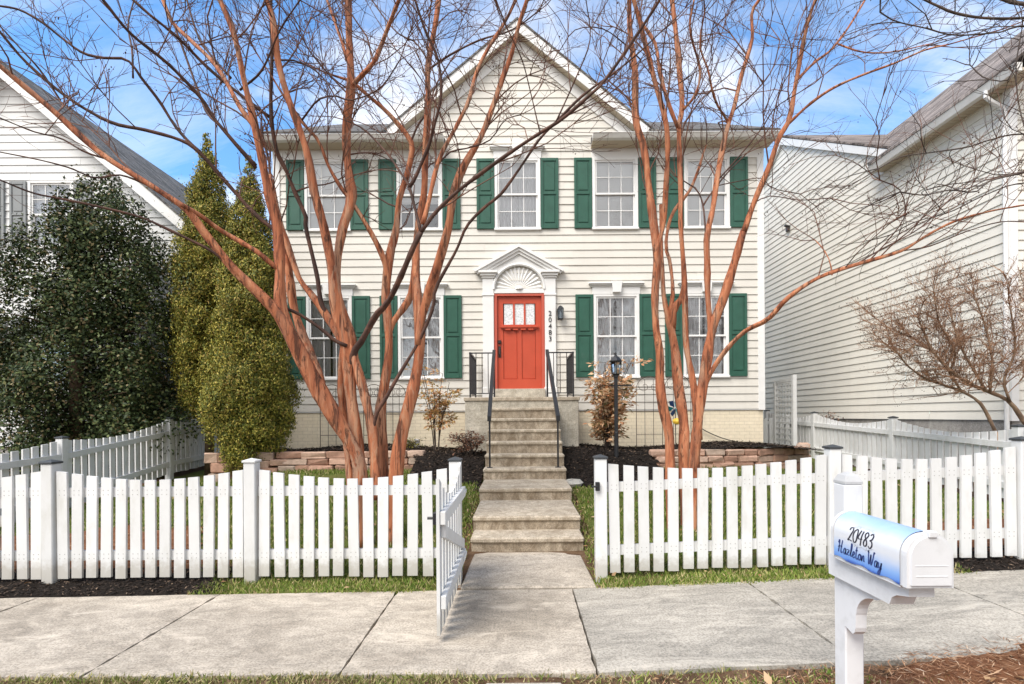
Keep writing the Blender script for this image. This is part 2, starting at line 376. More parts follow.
sheet('lawn', ar(LX0, LX1, .1), ar(4.72, 13.0, .1), lambda x, y: hz(x, y) - .012 + jit(x, y, .008), M['turf'], inside=in_lawn)
def strip_in(x, y):
    return not (-.62 < x < .72) and (-2.86 < x < 3.9) and y > 4.36
sheet('grass_strip', ar(-6.6, 6.8, .06), ar(4.36, 4.78, .06), lambda x, y: hz(x, y) - .005 + jit(x*2, y*2, .008), M['turf'], inside=strip_in)
def mul_in(x, y): return (x <= -2.70 or x >= 3.72) and abs(x) < 7.5
sheet('mulch_strip', ar(-7.5, 7.5, .06), ar(4.34, 5.0, .06), lambda x, y: hz(x, y) + .012 + jit(x*3, y*3, .016) - .05*sstep(4.44, 4.34, y) , M['mulch'], inside=mul_in)
# straw covered corner on the right of the verge, soil verge
sheet('verge', ar(-5, 7, .08), ar(1.2, 3.04, .08), lambda x, y: hz(x, y) + .012*sstep(2.3, 2.9, y) + jit(x*2, y*2, .010), M['soil'], inside=lambda x, y: y < 2.97 and not (-.21 < x < .23 and y < 2.89))
def straw_edge(x): return 2.90 + .30*sstep(1.9, 3.3, x) + wob(x)
sheet('straw_patch', ar(.4, 6.0, .06), ar(1.4, 3.5, .05), lambda x, y: hz(x, y) + .02 + .05*sstep(straw_edge(x), straw_edge(x) - .3, y) + jit(x*4, y*4, .014) - .05*sstep(straw_edge(x) - .06, straw_edge(x), y),
      M['straw_soil'], inside=lambda x, y: y < straw_edge(x) and (x > 2.0 or y < 2.6 + .5*(x - 1.3)))
# straw bed inside the left corner of the yard
sheet('straw_bed', ar(-6.5, -2.6, .1), ar(4.85, 6.6, .1), lambda x, y: hz(x, y) + .01 + jit(x*3, y*3, .012), M['straw_soil'], inside=lambda x, y: (x + 5.2)**2/2.2**2 + (y - 4.8)**2/1.5**2 < 1 + .2*math.sin(x*6))
sheet('straw_bed', ar(3.8, 6.8, .1), ar(4.85, 6.3, .1), lambda x, y: hz(x, y) + .01 + jit(x*3, y*3, .012), M['straw_soil'], inside=lambda x, y: (x - 5.6)**2/1.9**2 + (y - 4.8)**2/1.2**2 < 1 + .2*math.sin(x*6))
# sidewalk slabs
sw = MB(); joints = [-8.605, -7.098, -5.591, -4.084, -2.577, -1.07, .444, 1.957, 3.46, 4.97, 6.48, 7.99]
def zs(x): return .036*max(0, x - .4)
def slab_far(x): return 4.44 + .030*min(0, x + .3)
for i in range(len(joints) - 1):
    a, b = joints[i] + .007, joints[i+1] - .007; sw.cur = 1 if a > .4 else 0
    n = 10; m = 26; vs = []; fs = []; e = lambda y, k: .0035*math.sin(y*31 + k*7) + .0025*math.sin(y*83 + k*3) + (.006 if math.sin(y*9 + k*5) > .93 else 0)
    for k in range(n + 1):
        x0 = lerp(a, b, k/n)
        for q in range(m + 1):
            y = lerp(2.99, slab_far(x0), q/m); x = x0 + (e(y, i) if k == 0 else (-e(y, i + 1) if k == n else 0))
            vs.append((x, y + (e(x0, 3) if q in (0, m) else 0), zs(x) - (.006 if k in (0, n) or q in (0, m) else 0)))
    for k in range(n):
        for q in range(m): fs.append((k*(m+1) + q, (k+1)*(m+1) + q, (k+1)*(m+1) + q + 1, k*(m+1) + q + 1))
    B0 = len(vs); rim = [k*(m+1) for k in range(n + 1)] + [n*(m+1) + q for q in range(1, m + 1)] + [k*(m+1) + m for k in range(n - 1, -1, -1)] + [q for q in range(m - 1, 0, -1)]
    vs += [(vs[r][0], vs[r][1], vs[r][2] - .11) for r in rim]; L_ = len(rim)
    fs += [(rim[q], rim[(q+1) % L_], B0 + (q+1) % L_, B0 + q) for q in range(L_)]; sw.add(vs, fs)
o = sw.build('sidewalk', [M['walk_warm'], M['walk_gray']]); o['kind'] = 'structure'
w = MB(); w.bbox(-.53, .66, 4.472, 5.50, -.12, .028, .012)
# slight upward tilt towards the steps
w.v = [(x + (.03 if x < 0 else -.03)*(y - 4.45), y, z + (.0 if z < -.05 else -.02 + .03*(y - 4.45))) for x, y, z in w.v]
o = w.build('walkway', M['walk_warm']); o['kind'] = 'structure'
w = MB(); w.bbox(-.205, .225, 1.6, 2.885, -.12, .0, .008); o = w.build('curb_walk', M['walk_gray']); o['kind'] = 'structure'
# mulch beds before the house
def bedz(x, y):
    top = .86 + .05*math.sin(x*1.7 + .5)
    return lerp(hz(x, y) + .02, top, sstep(8.0, 9.5, y) if abs(x) < 2.6 else 1) + jit(x*3, y*3, .018)
def bed_left(x, y):
    if -1.85 + wob(y) < x < -.60: return y > 8.05 - .25*(x + .6) + wob(x) or x > -.66 and y > 7.6
    return x <= -1.7 and y > 9.26
def bed_right(x, y):
    if .74 < x < 2.35 + wob(y): return y > 7.85 + .12*(x - .7) + wob(x)
    return x >= 2.25 and y > 9.26
sheet('mulch_bed', ar(-5.5, -.58, .08), ar(7.5, 11.3, .08), bedz, M['mulch'], inside=bed_left)
sheet('mulch_bed', ar(.72, 5.5, .08), ar(7.5, 11.3, .08), bedz, M['mulch'], inside=bed_right)
# ================================================================== HOUSE
YF = 11.2
EX = .1665
def siding(mb, O, U, N, ulim, z0, z1, openings=(), zref=None, ex=EX):
    O, U, N = Vector(O), Vector(U), Vector(N); zref = z0 if zref is None else zref
    zc = zref + math.floor((z0 - zref)/ex)*ex
    while zc < z1 - 1e-6:
        lo, hi = max(zc, z0), min(zc + ex, z1)
        br = sorted({lo, hi} | {z for o in openings for z in o[2:4] if lo < z < hi})
        for b, t in zip(br, br[1:]):
            if t - b < 1e-5: continue
            (lb, rb), (lt, rt) = ulim(b), ulim(t)
            if rb - lb < .02: continue
            if rt < lt: lt = rt = (lt + rt)/2
            cut = sorted((o[0], o[1]) for o in openings if o[2] < (b + t)/2 < o[3])
            seg = []; cur = (lb, lt)
            for c0, c1 in cut:
                if c0 > cur[0]: seg.append((cur, (c0, c0)))
                cur = (c1, c1)
            seg.append((cur, (rb, rt)))
            ob = .002 + .017*(1 - (b - zc)/ex); ot = .002 + .017*(1 - (t - zc)/ex)
            jj = random.Random(int(zc*1000) + int(ulim(z0)[0]*77)); cuts = []; uj = ulim(z0)[0] + jj.uniform(.4, 3.6)
            while uj < ulim(z0)[1]: cuts.append(uj); uj += 3.66
            seg2 = []
            for (a0, a1), (b0, b1) in seg:
                cur = (a0, a1)
                for cc in cuts:
                    if max(cur) + .1 < cc < min(b0, b1) - .1: seg2.append((cur, (cc, cc), cuts.index(cc) % 2)); cur = (cc, cc)
                seg2.append((cur, (b0, b1), sum(1 for cc in cuts if cc < (b0 + b1)/2) % 2))
            for (a0, a1), (b0, b1), lift in seg2:
                ob = .002 + .017*(1 - (b - zc)/ex) + .003*lift; ot = .002 + .017*(1 - (t - zc)/ex) + .003*lift
                q = lambda u, z, f: O + U*u + Vector((0, 0, z)) + N*f
                mb.add([q(a0, b, ob), q(b0, b, ob), q(b1, t, ot), q(a1, t, ot)], [(0, 1, 2, 3)])
                if b == lo: mb.add([q(a0, b, ob), q(b0, b, ob), q(b0, b, -.003), q(a0, b, -.003)], [(0, 1, 2, 3)])
        zc += ex
house = thing('house', 'cream two storey house with green shutters, a red door and a front gable', 'house', (0, YF, .8))
UW, UH = 1.0, (5.565, 7.118)       # upper windows: casing width, casing bottom and top
LW, LH = 1.0, (2.32, 4.14)
UWX = [-4.17, -2.16, -.02, 2.11, 4.11]; LWX = [-4.15, -2.15, 2.12, 4.07]
ops = [(x - UW/2 + .03, x + UW/2 - .03, UH[0] + .03, UH[1] - .03) for x in UWX] + [(x - LW/2 + .03, x + LW/2 - .03, LH[0] + .03, LH[1] - .03) for x in LWX]
ops.append((-.55, .55, 1.6, 4.2))
GA, GS = 9.74, .827     # gable apex on the wall, slope
def front_lim(z):
    if z <= 7.33: return (-5.30, 5.30)
    return (-(GA - z)/GS, (GA - z)/GS)
s = MB(); siding(s, (0, YF, 0), (1, 0, 0), (0, -1, 0), front_lim, 1.625, GA - .02, ops); s.build('siding_wall', M['siding'], house)
s = MB(); s.box(-5.34, -5.31, YF + .03, 21, .3, 7.4); s.box(5.31, 5.34, YF + .03, 21, .3, 7.4); s.box(-5.3, 5.3, 20.97, 21, .3, 7.4); s.build('side_wall', M['siding'], house)
s = MB(); s.box(-5.32, 5.32, YF + .012, YF + .08, .3, 1.615); s.build('foundation', M['brick'], house)
s = MB(); s.box(-5.335, 5.335, YF - .008, YF + .02, 1.60, 1.628); s.build('base_trim', M['trim'], house)
for sx in (-1, 1):
    s = MB(); a, b = sorted((sx*5.21, sx*5.35)); s.box(a, b, YF - .034, YF + .10, 1.6, 7.11); s.build('corner_board', M['trim'], house)
# frieze, soffit, gutter on both sides of the gable
for sx in (-1, 1):
    a, b = sorted((sx*1.60, sx*5.36)); s = MB(); s.box(a, b, YF - .03, YF + .02, 7.11, 7.33); s.build('frieze_board', M['trim'], house)
    a, b = sorted((sx*1.585, sx*5.46)); s = MB(); s.box(a, b, 10.84, YF + .02, 7.33, 7.355); s.build('soffit', M['soffit'], house)
    a, b = sorted((sx*1.575, sx*5.48)); s = MB()
    prof = [(10.85, 7.325), (10.76, 7.335), (10.74, 7.365), (10.715, 7.41), (10.70, 7.42), (10.71, 7.432), (10.85, 7.432)]
    s.prism([(a, y, z) for y, z in prof], (b - a, 0, 0)); s.build('gutter', M['gutter'], house)
    # return roof above the soffit
    s = MB(); a2, b2 = sorted((sx*1.59, sx*2.9)); s.prism([(a2, 10.85, 7.36), (a2, YF - .02, 7.36), (a2, YF - .02, 7.56), (a2, 10.85, 7.44)], (b2 - a2, 0, 0)); s.build('cornice_return', M['roof'], house)
# main roof
s = MB(); RS = .60; yr = 15.9; zr = 7.44 + RS*(yr - 10.72); zf_ = lambda y: 7.44 + RS*(y - 10.72)
for sx in (-1, 1): s.prism([(sx*p, y, zf_(y)) for p, y in ((5.5, 10.72), (2.97, 10.72), (0, 14.88), (0, yr), (5.5, yr))], (0, 0, .05))
s.prism([(-5.5, 2*yr - 10.72, 7.44), (5.5, 2*yr - 10.72, 7.44), (5.5, yr, zr), (-5.5, yr, zr)], (0, 0, .05))
s.build('roof', M['roof'], house)
s = MB()
for sx in (-1, 1): s.prism([(sx*5.33, YF + .03, 7.38), (sx*5.33, 2*yr - YF, 7.38), (sx*5.33, yr, zr - .1)], (-sx*.03, 0, 0))
s.build('gable_side', M['siding'], house)
# front gable roof
fa = 9.98; fy = 10.95
s = MB()
for sx in (-1, 1):
    e = (fa - 7.52)/GS
    s.prism([(0, fy - .02, fa), (sx*e, fy - .02, 7.52), (sx*e, 11.0, 7.52), (0, 14.95, fa)], (0, 0, .045))
s.build('gable_roof', M['roof'], house)
for sx in (-1, 1):
    e = (fa - 7.44)/GS
    s = MB(); s.prism([(0, fy, fa - .002), (sx*e, fy, 7.44), (sx*e, fy, 7.44 - .20), (0, fy, fa - .27)][:2] + [(sx*(e - .06), fy, 7.44 - .16), (0, fy, fa - .24)], (0, .025, 0)); s.build('rake_fascia', M['trim'], house)
    s = MB(); e2 = (fa - .21 - 7.5)/GS
    s.prism([(0, fy + .025, fa - .215), (sx*e2, fy + .025, 7.5), (sx*e2, YF, 7.5), (0, YF, fa - .215)], (0, 0, .02)); s.build('rake_soffit', M['soffit'], house)
    s = MB(); s.prism([(0, YF - .04, fa - .225), (sx*(fa - .225 - 7.5)/GS, YF - .04, 7.5), (sx*((fa - .225 - 7.5)/GS - .31), YF - .04, 7.5), (0, YF - .04, fa - .48)], (0, .045, 0)); s.build('rake_frieze', M['trim'], house)
# ---------- windows
def shutter(parent, cx, z0, z1, w=.385, Y=YF, mat='green', ratio=.5):
    s = MB(); y0 = Y - .055; s.bbox(cx - w/2, cx + w/2, y0 + .018, Y - .008, z0, z1, .004)
    st = .052; zm = lerp(z0, z1, ratio)
    for a, b in ((cx - w/2, cx - w/2 + st), (cx + w/2 - st, cx + w/2)): s.bbox(a, b, y0, y0 + .02, z0, z1, .004)
    for a, b in ((z0, z0 + .095), (zm - .03, zm + .03), (z1 - .065, z1)): s.bbox(cx - w/2 + st, cx + w/2 - st, y0, y0 + .02, a, b, .004)
    for a, b in ((z0 + .125, zm - .06), (zm + .06, z1 - .095)): s.bbox(cx - w/2 + st + .03, cx + w/2 - st - .03, y0 + .004, y0 + .03, a, b, .010)
    return s.build('shutter', M[mat], parent)
def window(parent, cx, z0, z1, w, kind, Y=YF, seed=0):
    r = random.Random(seed*77 + 5)
    x0, x1 = cx - w/2, cx + w/2; c = .062; s = MB()
    s.bbox(x0, x0 + c, Y - .042, Y + .06, z0, z1, .004); s.bbox(x1 - c, x1, Y - .042, Y + .06, z0, z1, .004)
    s.bbox(x0 + c, x1 - c, Y - .042, Y + .06, z1 - .05, z1, .004)
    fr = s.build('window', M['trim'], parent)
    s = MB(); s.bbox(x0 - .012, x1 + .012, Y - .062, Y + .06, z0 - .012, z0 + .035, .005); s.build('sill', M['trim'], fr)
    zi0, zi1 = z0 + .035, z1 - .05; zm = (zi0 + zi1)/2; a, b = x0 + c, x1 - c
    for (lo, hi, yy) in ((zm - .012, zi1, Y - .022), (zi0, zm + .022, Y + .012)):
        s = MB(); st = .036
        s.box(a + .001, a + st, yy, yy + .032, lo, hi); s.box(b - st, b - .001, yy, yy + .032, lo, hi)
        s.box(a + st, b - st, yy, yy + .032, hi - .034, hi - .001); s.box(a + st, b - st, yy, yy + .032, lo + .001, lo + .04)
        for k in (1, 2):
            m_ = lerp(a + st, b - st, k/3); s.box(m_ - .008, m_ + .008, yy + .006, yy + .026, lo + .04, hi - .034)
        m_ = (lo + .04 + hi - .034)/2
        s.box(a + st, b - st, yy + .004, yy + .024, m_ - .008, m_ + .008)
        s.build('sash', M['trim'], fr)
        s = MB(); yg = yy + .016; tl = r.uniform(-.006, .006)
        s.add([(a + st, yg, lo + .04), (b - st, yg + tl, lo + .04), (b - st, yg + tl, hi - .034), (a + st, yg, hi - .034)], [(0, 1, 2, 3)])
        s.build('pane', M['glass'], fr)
    # room behind
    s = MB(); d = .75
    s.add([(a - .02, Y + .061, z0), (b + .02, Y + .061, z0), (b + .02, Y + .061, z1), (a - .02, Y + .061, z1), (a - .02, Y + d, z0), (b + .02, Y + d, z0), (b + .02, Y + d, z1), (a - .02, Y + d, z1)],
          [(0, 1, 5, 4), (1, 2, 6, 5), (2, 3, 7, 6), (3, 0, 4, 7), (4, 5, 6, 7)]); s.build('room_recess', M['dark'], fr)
    if kind.startswith('blind'):
        s = MB(); n = int((zi1 - zi0)/.047*(.62 if kind == 'blind_half' else 1))
        for k in range(n):
            z = zi1 - .02 - k*.047
            s.prism([(a + .004, Y + .060, z + .021), (a + .004, Y + .078, z - .025), (a + .004, Y + .080, z - .023), (a + .004, Y + .062, z + .023)], (b - a - .008, 0, 0))
        s.box(a + .003, b - .003, Y + .052, Y + .09, zi1 - .01, zi1 + .03); s.build('blind', M['blind'], fr)
    if kind.startswith('curtain'):
        gap = r.choice((.0, .05, .09)) if kind != 'curtain_gap' else .2
        for (p0, p1) in ((a, cx - gap*.5), (cx + gap*.5, b)):
            n = 44; vs = []; ph = r.uniform(0, 6)
            for k in range(n + 1):
                t = k/n; x = lerp(p0, p1, t)
                for zz, amp in ((zi1 + .02, .008), (lerp(zi0, zi1, .5), .016), (zi0 - .01, .022)):
                    vs.append((x, Y + .105 + amp*math.sin(ph + t*34 + 1.1*math.sin(t*9 + ph)) + .01*math.sin(t*71), zz))
            fs = [(k*3 + j, k*3 + j + 1, k*3 + 4 + j, k*3 + 3 + j) for k in range(n) for j in (0, 1)]
            s = MB(); s.add(vs, fs); s.build('curtain', M['curtain'], fr, smooth=True)
    return fr
def header(parent, cx, z, w=1.06):
    s = MB(); s.bbox(cx - w/2 + .01, cx + w/2 - .01, YF - .045, YF + .01, z, z + .16, .004)
    for k, (dz, e, p) in enumerate(((.16, .02, .065), (.185, .045, .09), (.215, .075, .12))): s.bbox(cx - w/2 - e, cx + w/2 + e, YF - p, YF + .01, z + dz, z + dz + (.025, .03, .03)[k], .005)
    s.prism([(cx - .085, YF - .128, z - .0 + .03), (cx + .085, YF - .128, z + .03), (cx + .115, YF - .128, z + .27), (cx - .115, YF - .128, z + .27)], (0, .12, 0))
    s.build('window_header', M['trim'], parent)
UK = ['blind', 'blind_half', 'curtain', 'blind', 'blind']
for i, x in enumerate(UWX):
    window(house, x, *UH, UW, UK[i], seed=i)
    for sx in (-1, 1): shutter(house, x + sx*(UW/2 + .2), UH[0] + .02, UH[1], ratio=.5)
header(house, UWX[2], UH[1] + .002)
LK = ['curtain', 'curtain_gap', 'curtain', 'curtain']
for i, x in enumerate(LWX):
    window(house, x, *LH, LW, LK[i], seed=i + 9); header(house, x, LH[1] + .002)
    for sx in (-1, 1): shutter(house, x + sx*(LW/2 + .2), LH[0] + .016, LH[1], ratio=.52)
# ---------- door and surround
DZ = 2.09
s = MB(); s.bbox(-.55, -.485, YF - .05, YF + .10, DZ, 4.17, .004); s.bbox(.485, .55, YF - .05, YF + .10, DZ, 4.17, .004); s.bbox(-.485, .485, YF - .05, YF + .10, 4.115, 4.17, .004); s.build('door_frame', M['red_frame'], house)
dy = YF + .005; s = MB()
fw = .13
s.box(-.483, -.483 + fw, dy, dy + .045, DZ, 4.112); s.box(.483 - fw, .483, dy, dy + .045, DZ, 4.112)
a, b = -.483 + fw, .483 - fw
s.box(a, b, dy, dy + .045, 3.96, 4.112); s.box(a, b, dy, dy + .045, 3.38, 3.50); s.box(a, b, dy, dy + .045, DZ, DZ + .22)
for k in (1, 2):
    m_ = lerp(a, b, k/3); s.box(m_ - .02, m_ + .02, dy, dy + .045, 3.50, 3.96)
s.box(-.05, .05, dy, dy + .045, DZ + .22, 3.38)
for p0, p1 in ((a, -.05), (.05, b)): s.bbox(p0 + .002, p1 - .002, dy + .016, dy + .04, DZ + .222, 3.378, .008)
# dentil shelf
s.box(a - .06, b + .06, dy - .055, dy, 3.43, 3.465); s.box(a - .04, b + .04, dy - .03, dy, 3.405, 3.43)
for k in range(4):
    m_ = lerp(a + .02, b - .02, (k + .5)/4); s.box(m_ - .055, m_ + .055, dy - .045, dy, 3.375, 3.405)
door = s.build('door', M['red'], house)
for k in range(3):
    s = MB(); p0, p1 = lerp(a, b, k/3) + .02, lerp(a, b, (k + 1)/3) - .02; s.box(p0 - (0 if k else .02)*0, p1, dy + .018, dy + .026, 3.502, 3.958); s.build('pane', M['frost'], door)
s = MB(); hx = -.435
s.bbox(hx - .03, hx + .03, dy - .012, dy, 2.78, 3.03, .006); s.tube([(hx, dy - .01, 2.99), (hx, dy - .06, 2.97), (hx, dy - .065, 2.86), (hx, dy - .01, 2.80)], .012, 8)
s.lathe((hx, dy - .02, 3.12), [(.001, -.03), (.034, -.028), (.036, .028), (.001, .03)], 12); s.bbox(hx - .036, hx + .036, dy - .018, dy, 3.08, 3.16, .008); s.build('handle', M['bronze'], door)
s = MB(); s.bbox(-.55, .55, YF - .19, YF + .012, 1.852, DZ - .002, .008); s.build('threshold', M['cheek'], house)
# surround
for sx in (-1, 1):
    s = MB(); a, b = sorted((sx*.555, sx*.795)); c = (a + b)/2
    s.bbox(a, b, YF - .075, YF + .02, 1.86, 4.50, .006); s.bbox(a - .02, b + .02, YF - .095, YF + .02, 1.852, 2.12, .008); s.bbox(a - .012, b + .012, YF - .09, YF + .02, 4.12, 4.16, .006)
    for z, e, p in ((4.50, .02, .10), (4.545, .05, .13), (4.60, .085, .165)): s.bbox(a - e, b + e, YF - p, YF + .02, z, z + (.045, .055, .05)[int((z - 4.49)/.05)], .006)
    s.build('pilaster', M['trim'], house)
s = MB()
# tympanum with a round arch, built as a ring of quads between the arch and the raking cornice
s.bbox(-.555, .555, YF - .06, YF + .02, 4.172, 4.26, .006)
vs = []; n = 28
for k in range(n + 1):
    a = math.pi*k/n; x, z = -.54*math.cos(a), 4.26 + .52*math.sin(a); zt = 4.62 + (1 - abs(x)/.86)*.50 if abs(x) < .86 else 4.62
    vs += [(x, YF - .06, z), (x, YF - .06, max(zt, z + .005)), (x, YF + .0, z)]
fs = [f for k in range(n) for f in ((k*3, k*3 + 3, k*3 + 4, k*3 + 1), (k*3, k*3 + 2, k*3 + 5, k*3 + 3))]
s.add(vs, fs)
for sx in (-1, 1): s.prism([(sx*.54, YF - .06, 4.26), (sx*.556, YF - .06, 4.26), (sx*.86, YF - .06, 4.65), (sx*.54, YF - .06, 4.82)], (0, .06, 0))
# archivolt
arc = [Vector((-.555*math.cos(math.pi*k/24), YF - .062, 4.26 + .535*math.sin(math.pi*k/24))) for k in range(25)]
s.tube(arc, .032, 6)
# raking cornice steps
for (t, e, p) in ((.0, .98, .17), (.055, .93, .135), (.11, .85, .10)):
    za = 5.22 - t*1.15; sl = .565
    for sx in (-1, 1): s.prism([(0, YF - p, za), (sx*e, YF - p, za - sl*e), (sx*(e - .03), YF - p, za - sl*e - .05), (0, YF - p, za - .072)], (0, p - .01, 0))
s.build('pediment', M['trim'], house)
s = MB(); n = 15
for k in range(n):
    a0, a1 = math.pi*(k + .06)/n, math.pi*(k + .94)/n; am = (a0 + a1)/2
    q = lambda a, r: (-r*1.03*math.cos(a), 4.27 + r*math.sin(a))
    (x0, z0), (x1, z1), (x2, z2), (x3, z3), (xm, zm), (xn, zn) = q(a0, .11), q(a0, .45), q(a1, .45), q(a1, .11), q(am, .485), q(am, .10)
    s.add([(x0, YF - .012, z0), (x1, YF - .012, z1), (xm, YF - .04, zm), (xn, YF - .02, zn), (x2, YF - .012, z2), (x3, YF - .012, z3)], [(0, 1, 2, 3), (3, 2, 4, 5)])
s.lathe((0, YF - .005, 4.26), [(.10, 0), (.1, .03), (.06, .07), (.001, .08)], 14)
s.add([(-.54*math.cos(math.pi*k/20), YF - .008, 4.262 + .52*math.sin(math.pi*k/20)) for k in range(21)], [tuple(range(21))])
s.build('fanlight', M['trim'], house)
# writing helper
def text_mesh(name, body, size, Mx, mat, parent, extrude=.004, shear=0, spacing=1.0):
    cu = bpy.data.curves.new(name, 'FONT'); cu.body = body; cu.size = size; cu.extrude = extrude; cu.align_x = 'CENTER'; cu.align_y = 'CENTER'; cu.shear = shear; cu.space_character = spacing
    ob = bpy.data.objects.new(name, cu); C.objects.link(ob); bpy.context.view_layer.update()
    me = bpy.data.meshes.new_from_object(ob.evaluated_get(bpy.context.evaluated_depsgraph_get()))
    bpy.data.objects.remove(ob); me.transform(Mx)
    off = Vector(); q = parent
    while q is not None: off += q.location; q = q.parent
    me.transform(Matrix.Translation(-off)); me.materials.clear(); me.materials.append(mat)
    o = bpy.data.objects.new(name, me); C.objects.link(o); o.parent = parent; return o
face = Matrix(((1, 0, 0, 0), (0, 0, -1, 0), (0, 1, 0, 0), (0, 0, 0, 1)))
for k, ch in enumerate('20483'):
    text_mesh('house_number', ch, .15, Matrix.Translation((.668, YF - .083, 3.72 - .138*k)) @ face, M['black'], house)
# wall lantern
s = MB(); lx, lz = .89, 3.70
s.bbox(lx - .045, lx + .045, YF - .045, YF - .015, lz - .05, lz + .12, .006); s.tube([(lx, YF - .04, lz + .10), (lx, YF - .13, lz + .15)], .012, 6)
for (r0, r1, z0, z1) in ((.085, .10, .10, .125), (.06, .085, .125, .15), (.02, .06, .15, .18)):
    s.lathe((lx, YF - .13, lz), [(r1, z0), (r0, z1)], 4)
s.lathe((lx, YF - .13, lz), [(.05, -.13), (.075, -.12), (.078, -.10), (.05, -.095)], 4)
for sx in (-1, 1):
    for sy in (-1, 1): s.tube([(lx + sx*.05, YF - .13 + sy*.05, lz - .10), (lx + sx*.06, YF - .13 + sy*.06, lz + .10)], .007, 4)
lan = s.build('wall_lantern', M['black'], house)
s = MB(); s.lathe((lx, YF - .13, lz), [(.066, -.097), (.08, .098)], 4); s.build('glass', M['lantern_glass'], lan)
s = MB(); s.lathe((lx, YF - .13, lz), [(.02, -.09), (.022, .03), (.004, .06)], 8); s.build('bulb', M['frost'], lan)
# ================================================================== FRONT STEPS
steps = thing('front_steps', 'worn concrete steps climbing from the walkway to the red front door', 'steps', (.07, 5.48, .02))
SY = [5.48, 5.88, 7.02, 8.0, 8.32, 8.62, 8.92, 9.22, 9.52, 9.82]
SZ = [.196, .348, .51, .68, .875, 1.07, 1.265, 1.46, 1.655, 1.85]
SH = [.61, .623, .642, .655, .65, .648, .646, .644, .642]
for i in range(9):
    s = MB(); h_ = SH[i]; s.bbox(.07 - h_ + .008, .07 + h_ - .008, SY[i] + .022, SY[i+1] - .0015 + .022, SZ[i] - .40, SZ[i] - .058, .004)
    s.bbox(.07 - h_, .07 + h_, SY[i], SY[i+1] + .02, SZ[i] - .06, SZ[i], .016)
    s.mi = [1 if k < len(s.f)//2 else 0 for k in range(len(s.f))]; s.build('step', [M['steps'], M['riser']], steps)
s = MB(); s.bbox(-1.055, 1.128, 9.822, YF - .1, .5, 1.845, .012); s.build('landing', M['cheek'], steps)
s = MB(); s.bbox(-1.075, 1.148, 9.80, YF - .1, 1.79, 1.862, .01); s.build('landing_slab', M['steps'], steps)
# railings
def railing(sx, label):
    xa, xb = (-.485, -.49) if sx < 0 else (.60, .53)     # foot, top of the stair rail
    xo = -.955 if sx < 0 else 1.03
    r = thing('handrail', label, 'railing', (xa, 8.15, .68), 'iron railings of the front steps')
    s = MB(); s.box(xa - .014, xa + .014, 8.13, 8.16, .676, 1.49); s.bbox(xa - .045, xa + .045, 8.10, 8.19, .676, .69, .003); s.build('newel_post', M['black'], r)
    s = MB(); p0, p1 = Vector((xa, 8.05, 1.46)), Vector((xb, 9.86, 2.74))
    d = Vector((0, 0, .04)); e = Vector((.03, 0, 0))
    s.prism([p0 - e - d, p0 + e - d, p0 + e + d, p0 - e + d], p1 - p0); s.build('stair_rail', M['black'], r)
    s = MB(); s.box(xb - .016, xb + .016, 9.84, 9.872, 1.862, 2.73); s.box(xo - .014, xo + .014, 9.84, 9.868, 1.862, 2.73); s.box(xo - .014, xo + .014, YF - .14, YF - .115, 1.862, 2.73); s.build('post', M['black'], r)
    s = MB(); a, b = sorted((xb, xo)); s.box(a + .017, b - .015, 9.845, 9.868, 2.705, 2.728); s.box(a + .017, b - .015, 9.848, 9.866, 1.93, 1.948)
    s.box(xo - .02, xo + .02, 9.87, YF - .14, 2.70, 2.735); s.box(xo - .01, xo + .01, 9.87, YF - .14, 1.93, 1.948); s.build('top_rail', M['black'], r)
    for k in range(1, 4):
        x = lerp(a, b, k/4); s = MB(); s.box(x - .007, x + .007, 9.85, 9.864, 1.95, 2.704); s.build('baluster', M['black'], r)
    for k in range(1, 11):
        y = lerp(9.87, YF - .14, k/11); s = MB(); s.box(xo - .007, xo + .007, y - .007, y + .007, 1.95, 2.70); s.build('baluster', M['black'], r)
railing(-1, 'black iron railing on the side of the front steps nearer the door handle')
railing(1, 'black iron railing on the lantern side of the front steps')
# ================================================================== NEIGHBOUR HOUSES
rh = thing('house', 'pale sided neighbouring house with brown shingle roof, its long side wall facing the yard', 'house', (8.2, 8.53, .3))
XW, YC = 8.2, 8.53; WA, WY, WS = 10.0, 15.84, .6
def r_lim(z):
    if z < 6.89: return (YC, 20.4)
    return (WY - (WA - z)/WS, min(20.4, WY + (WA - z)/WS))
s = MB(); siding(s, (XW, 0, 0), (0, 1, 0), (-1, 0, 0), r_lim, 1.377, WA - .15, (), 1.377); s.build('siding_wall', M['siding_pale'], rh)
s = MB(); siding(s, (0, YC, 0), (1, 0, 0), (0, -1, 0), lambda z: (XW, 15.0) if z < 7 else (XW + (z - 7)/.85*1.0, 15 - (z - 7)/.85), 1.377, 9.6, (), 1.377); s.build('front_wall', M['siding_pale'], rh)
s = MB(); s.box(XW + .012, 15, YC + .012, 20.4, .0, 1.37); s.build('foundation', M['found'], rh)
s = MB(); s.box(XW - .032, XW + .09, YC - .032, YC + .10, 1.36, 6.89); s.build('corner_board', M['trim'], rh)
ey0, ey1 = 8.05, 11.48
s = MB()
for k in range(34): s.box(7.94, XW + .02, ey0 + k*.1, ey0 + k*.1 + .088, 6.89, 6.91)
s.box(7.93, XW + .02, ey0, ey1, 6.911, 6.93); s.build('soffit', M['soffit'], rh)
s = MB(); prof = [(7.935, 6.875), (7.86, 6.885), (7.845, 6.93), (7.825, 6.985), (7.815, 7.0), (7.83, 7.012), (7.94, 7.012)]
s.prism([(x, ey0, z) for x, z in prof], (0, ey1 - ey0, 0)); s.build('gutter', M['gutter'], rh)
s = MB(); rs2, wv = .85, 3.8
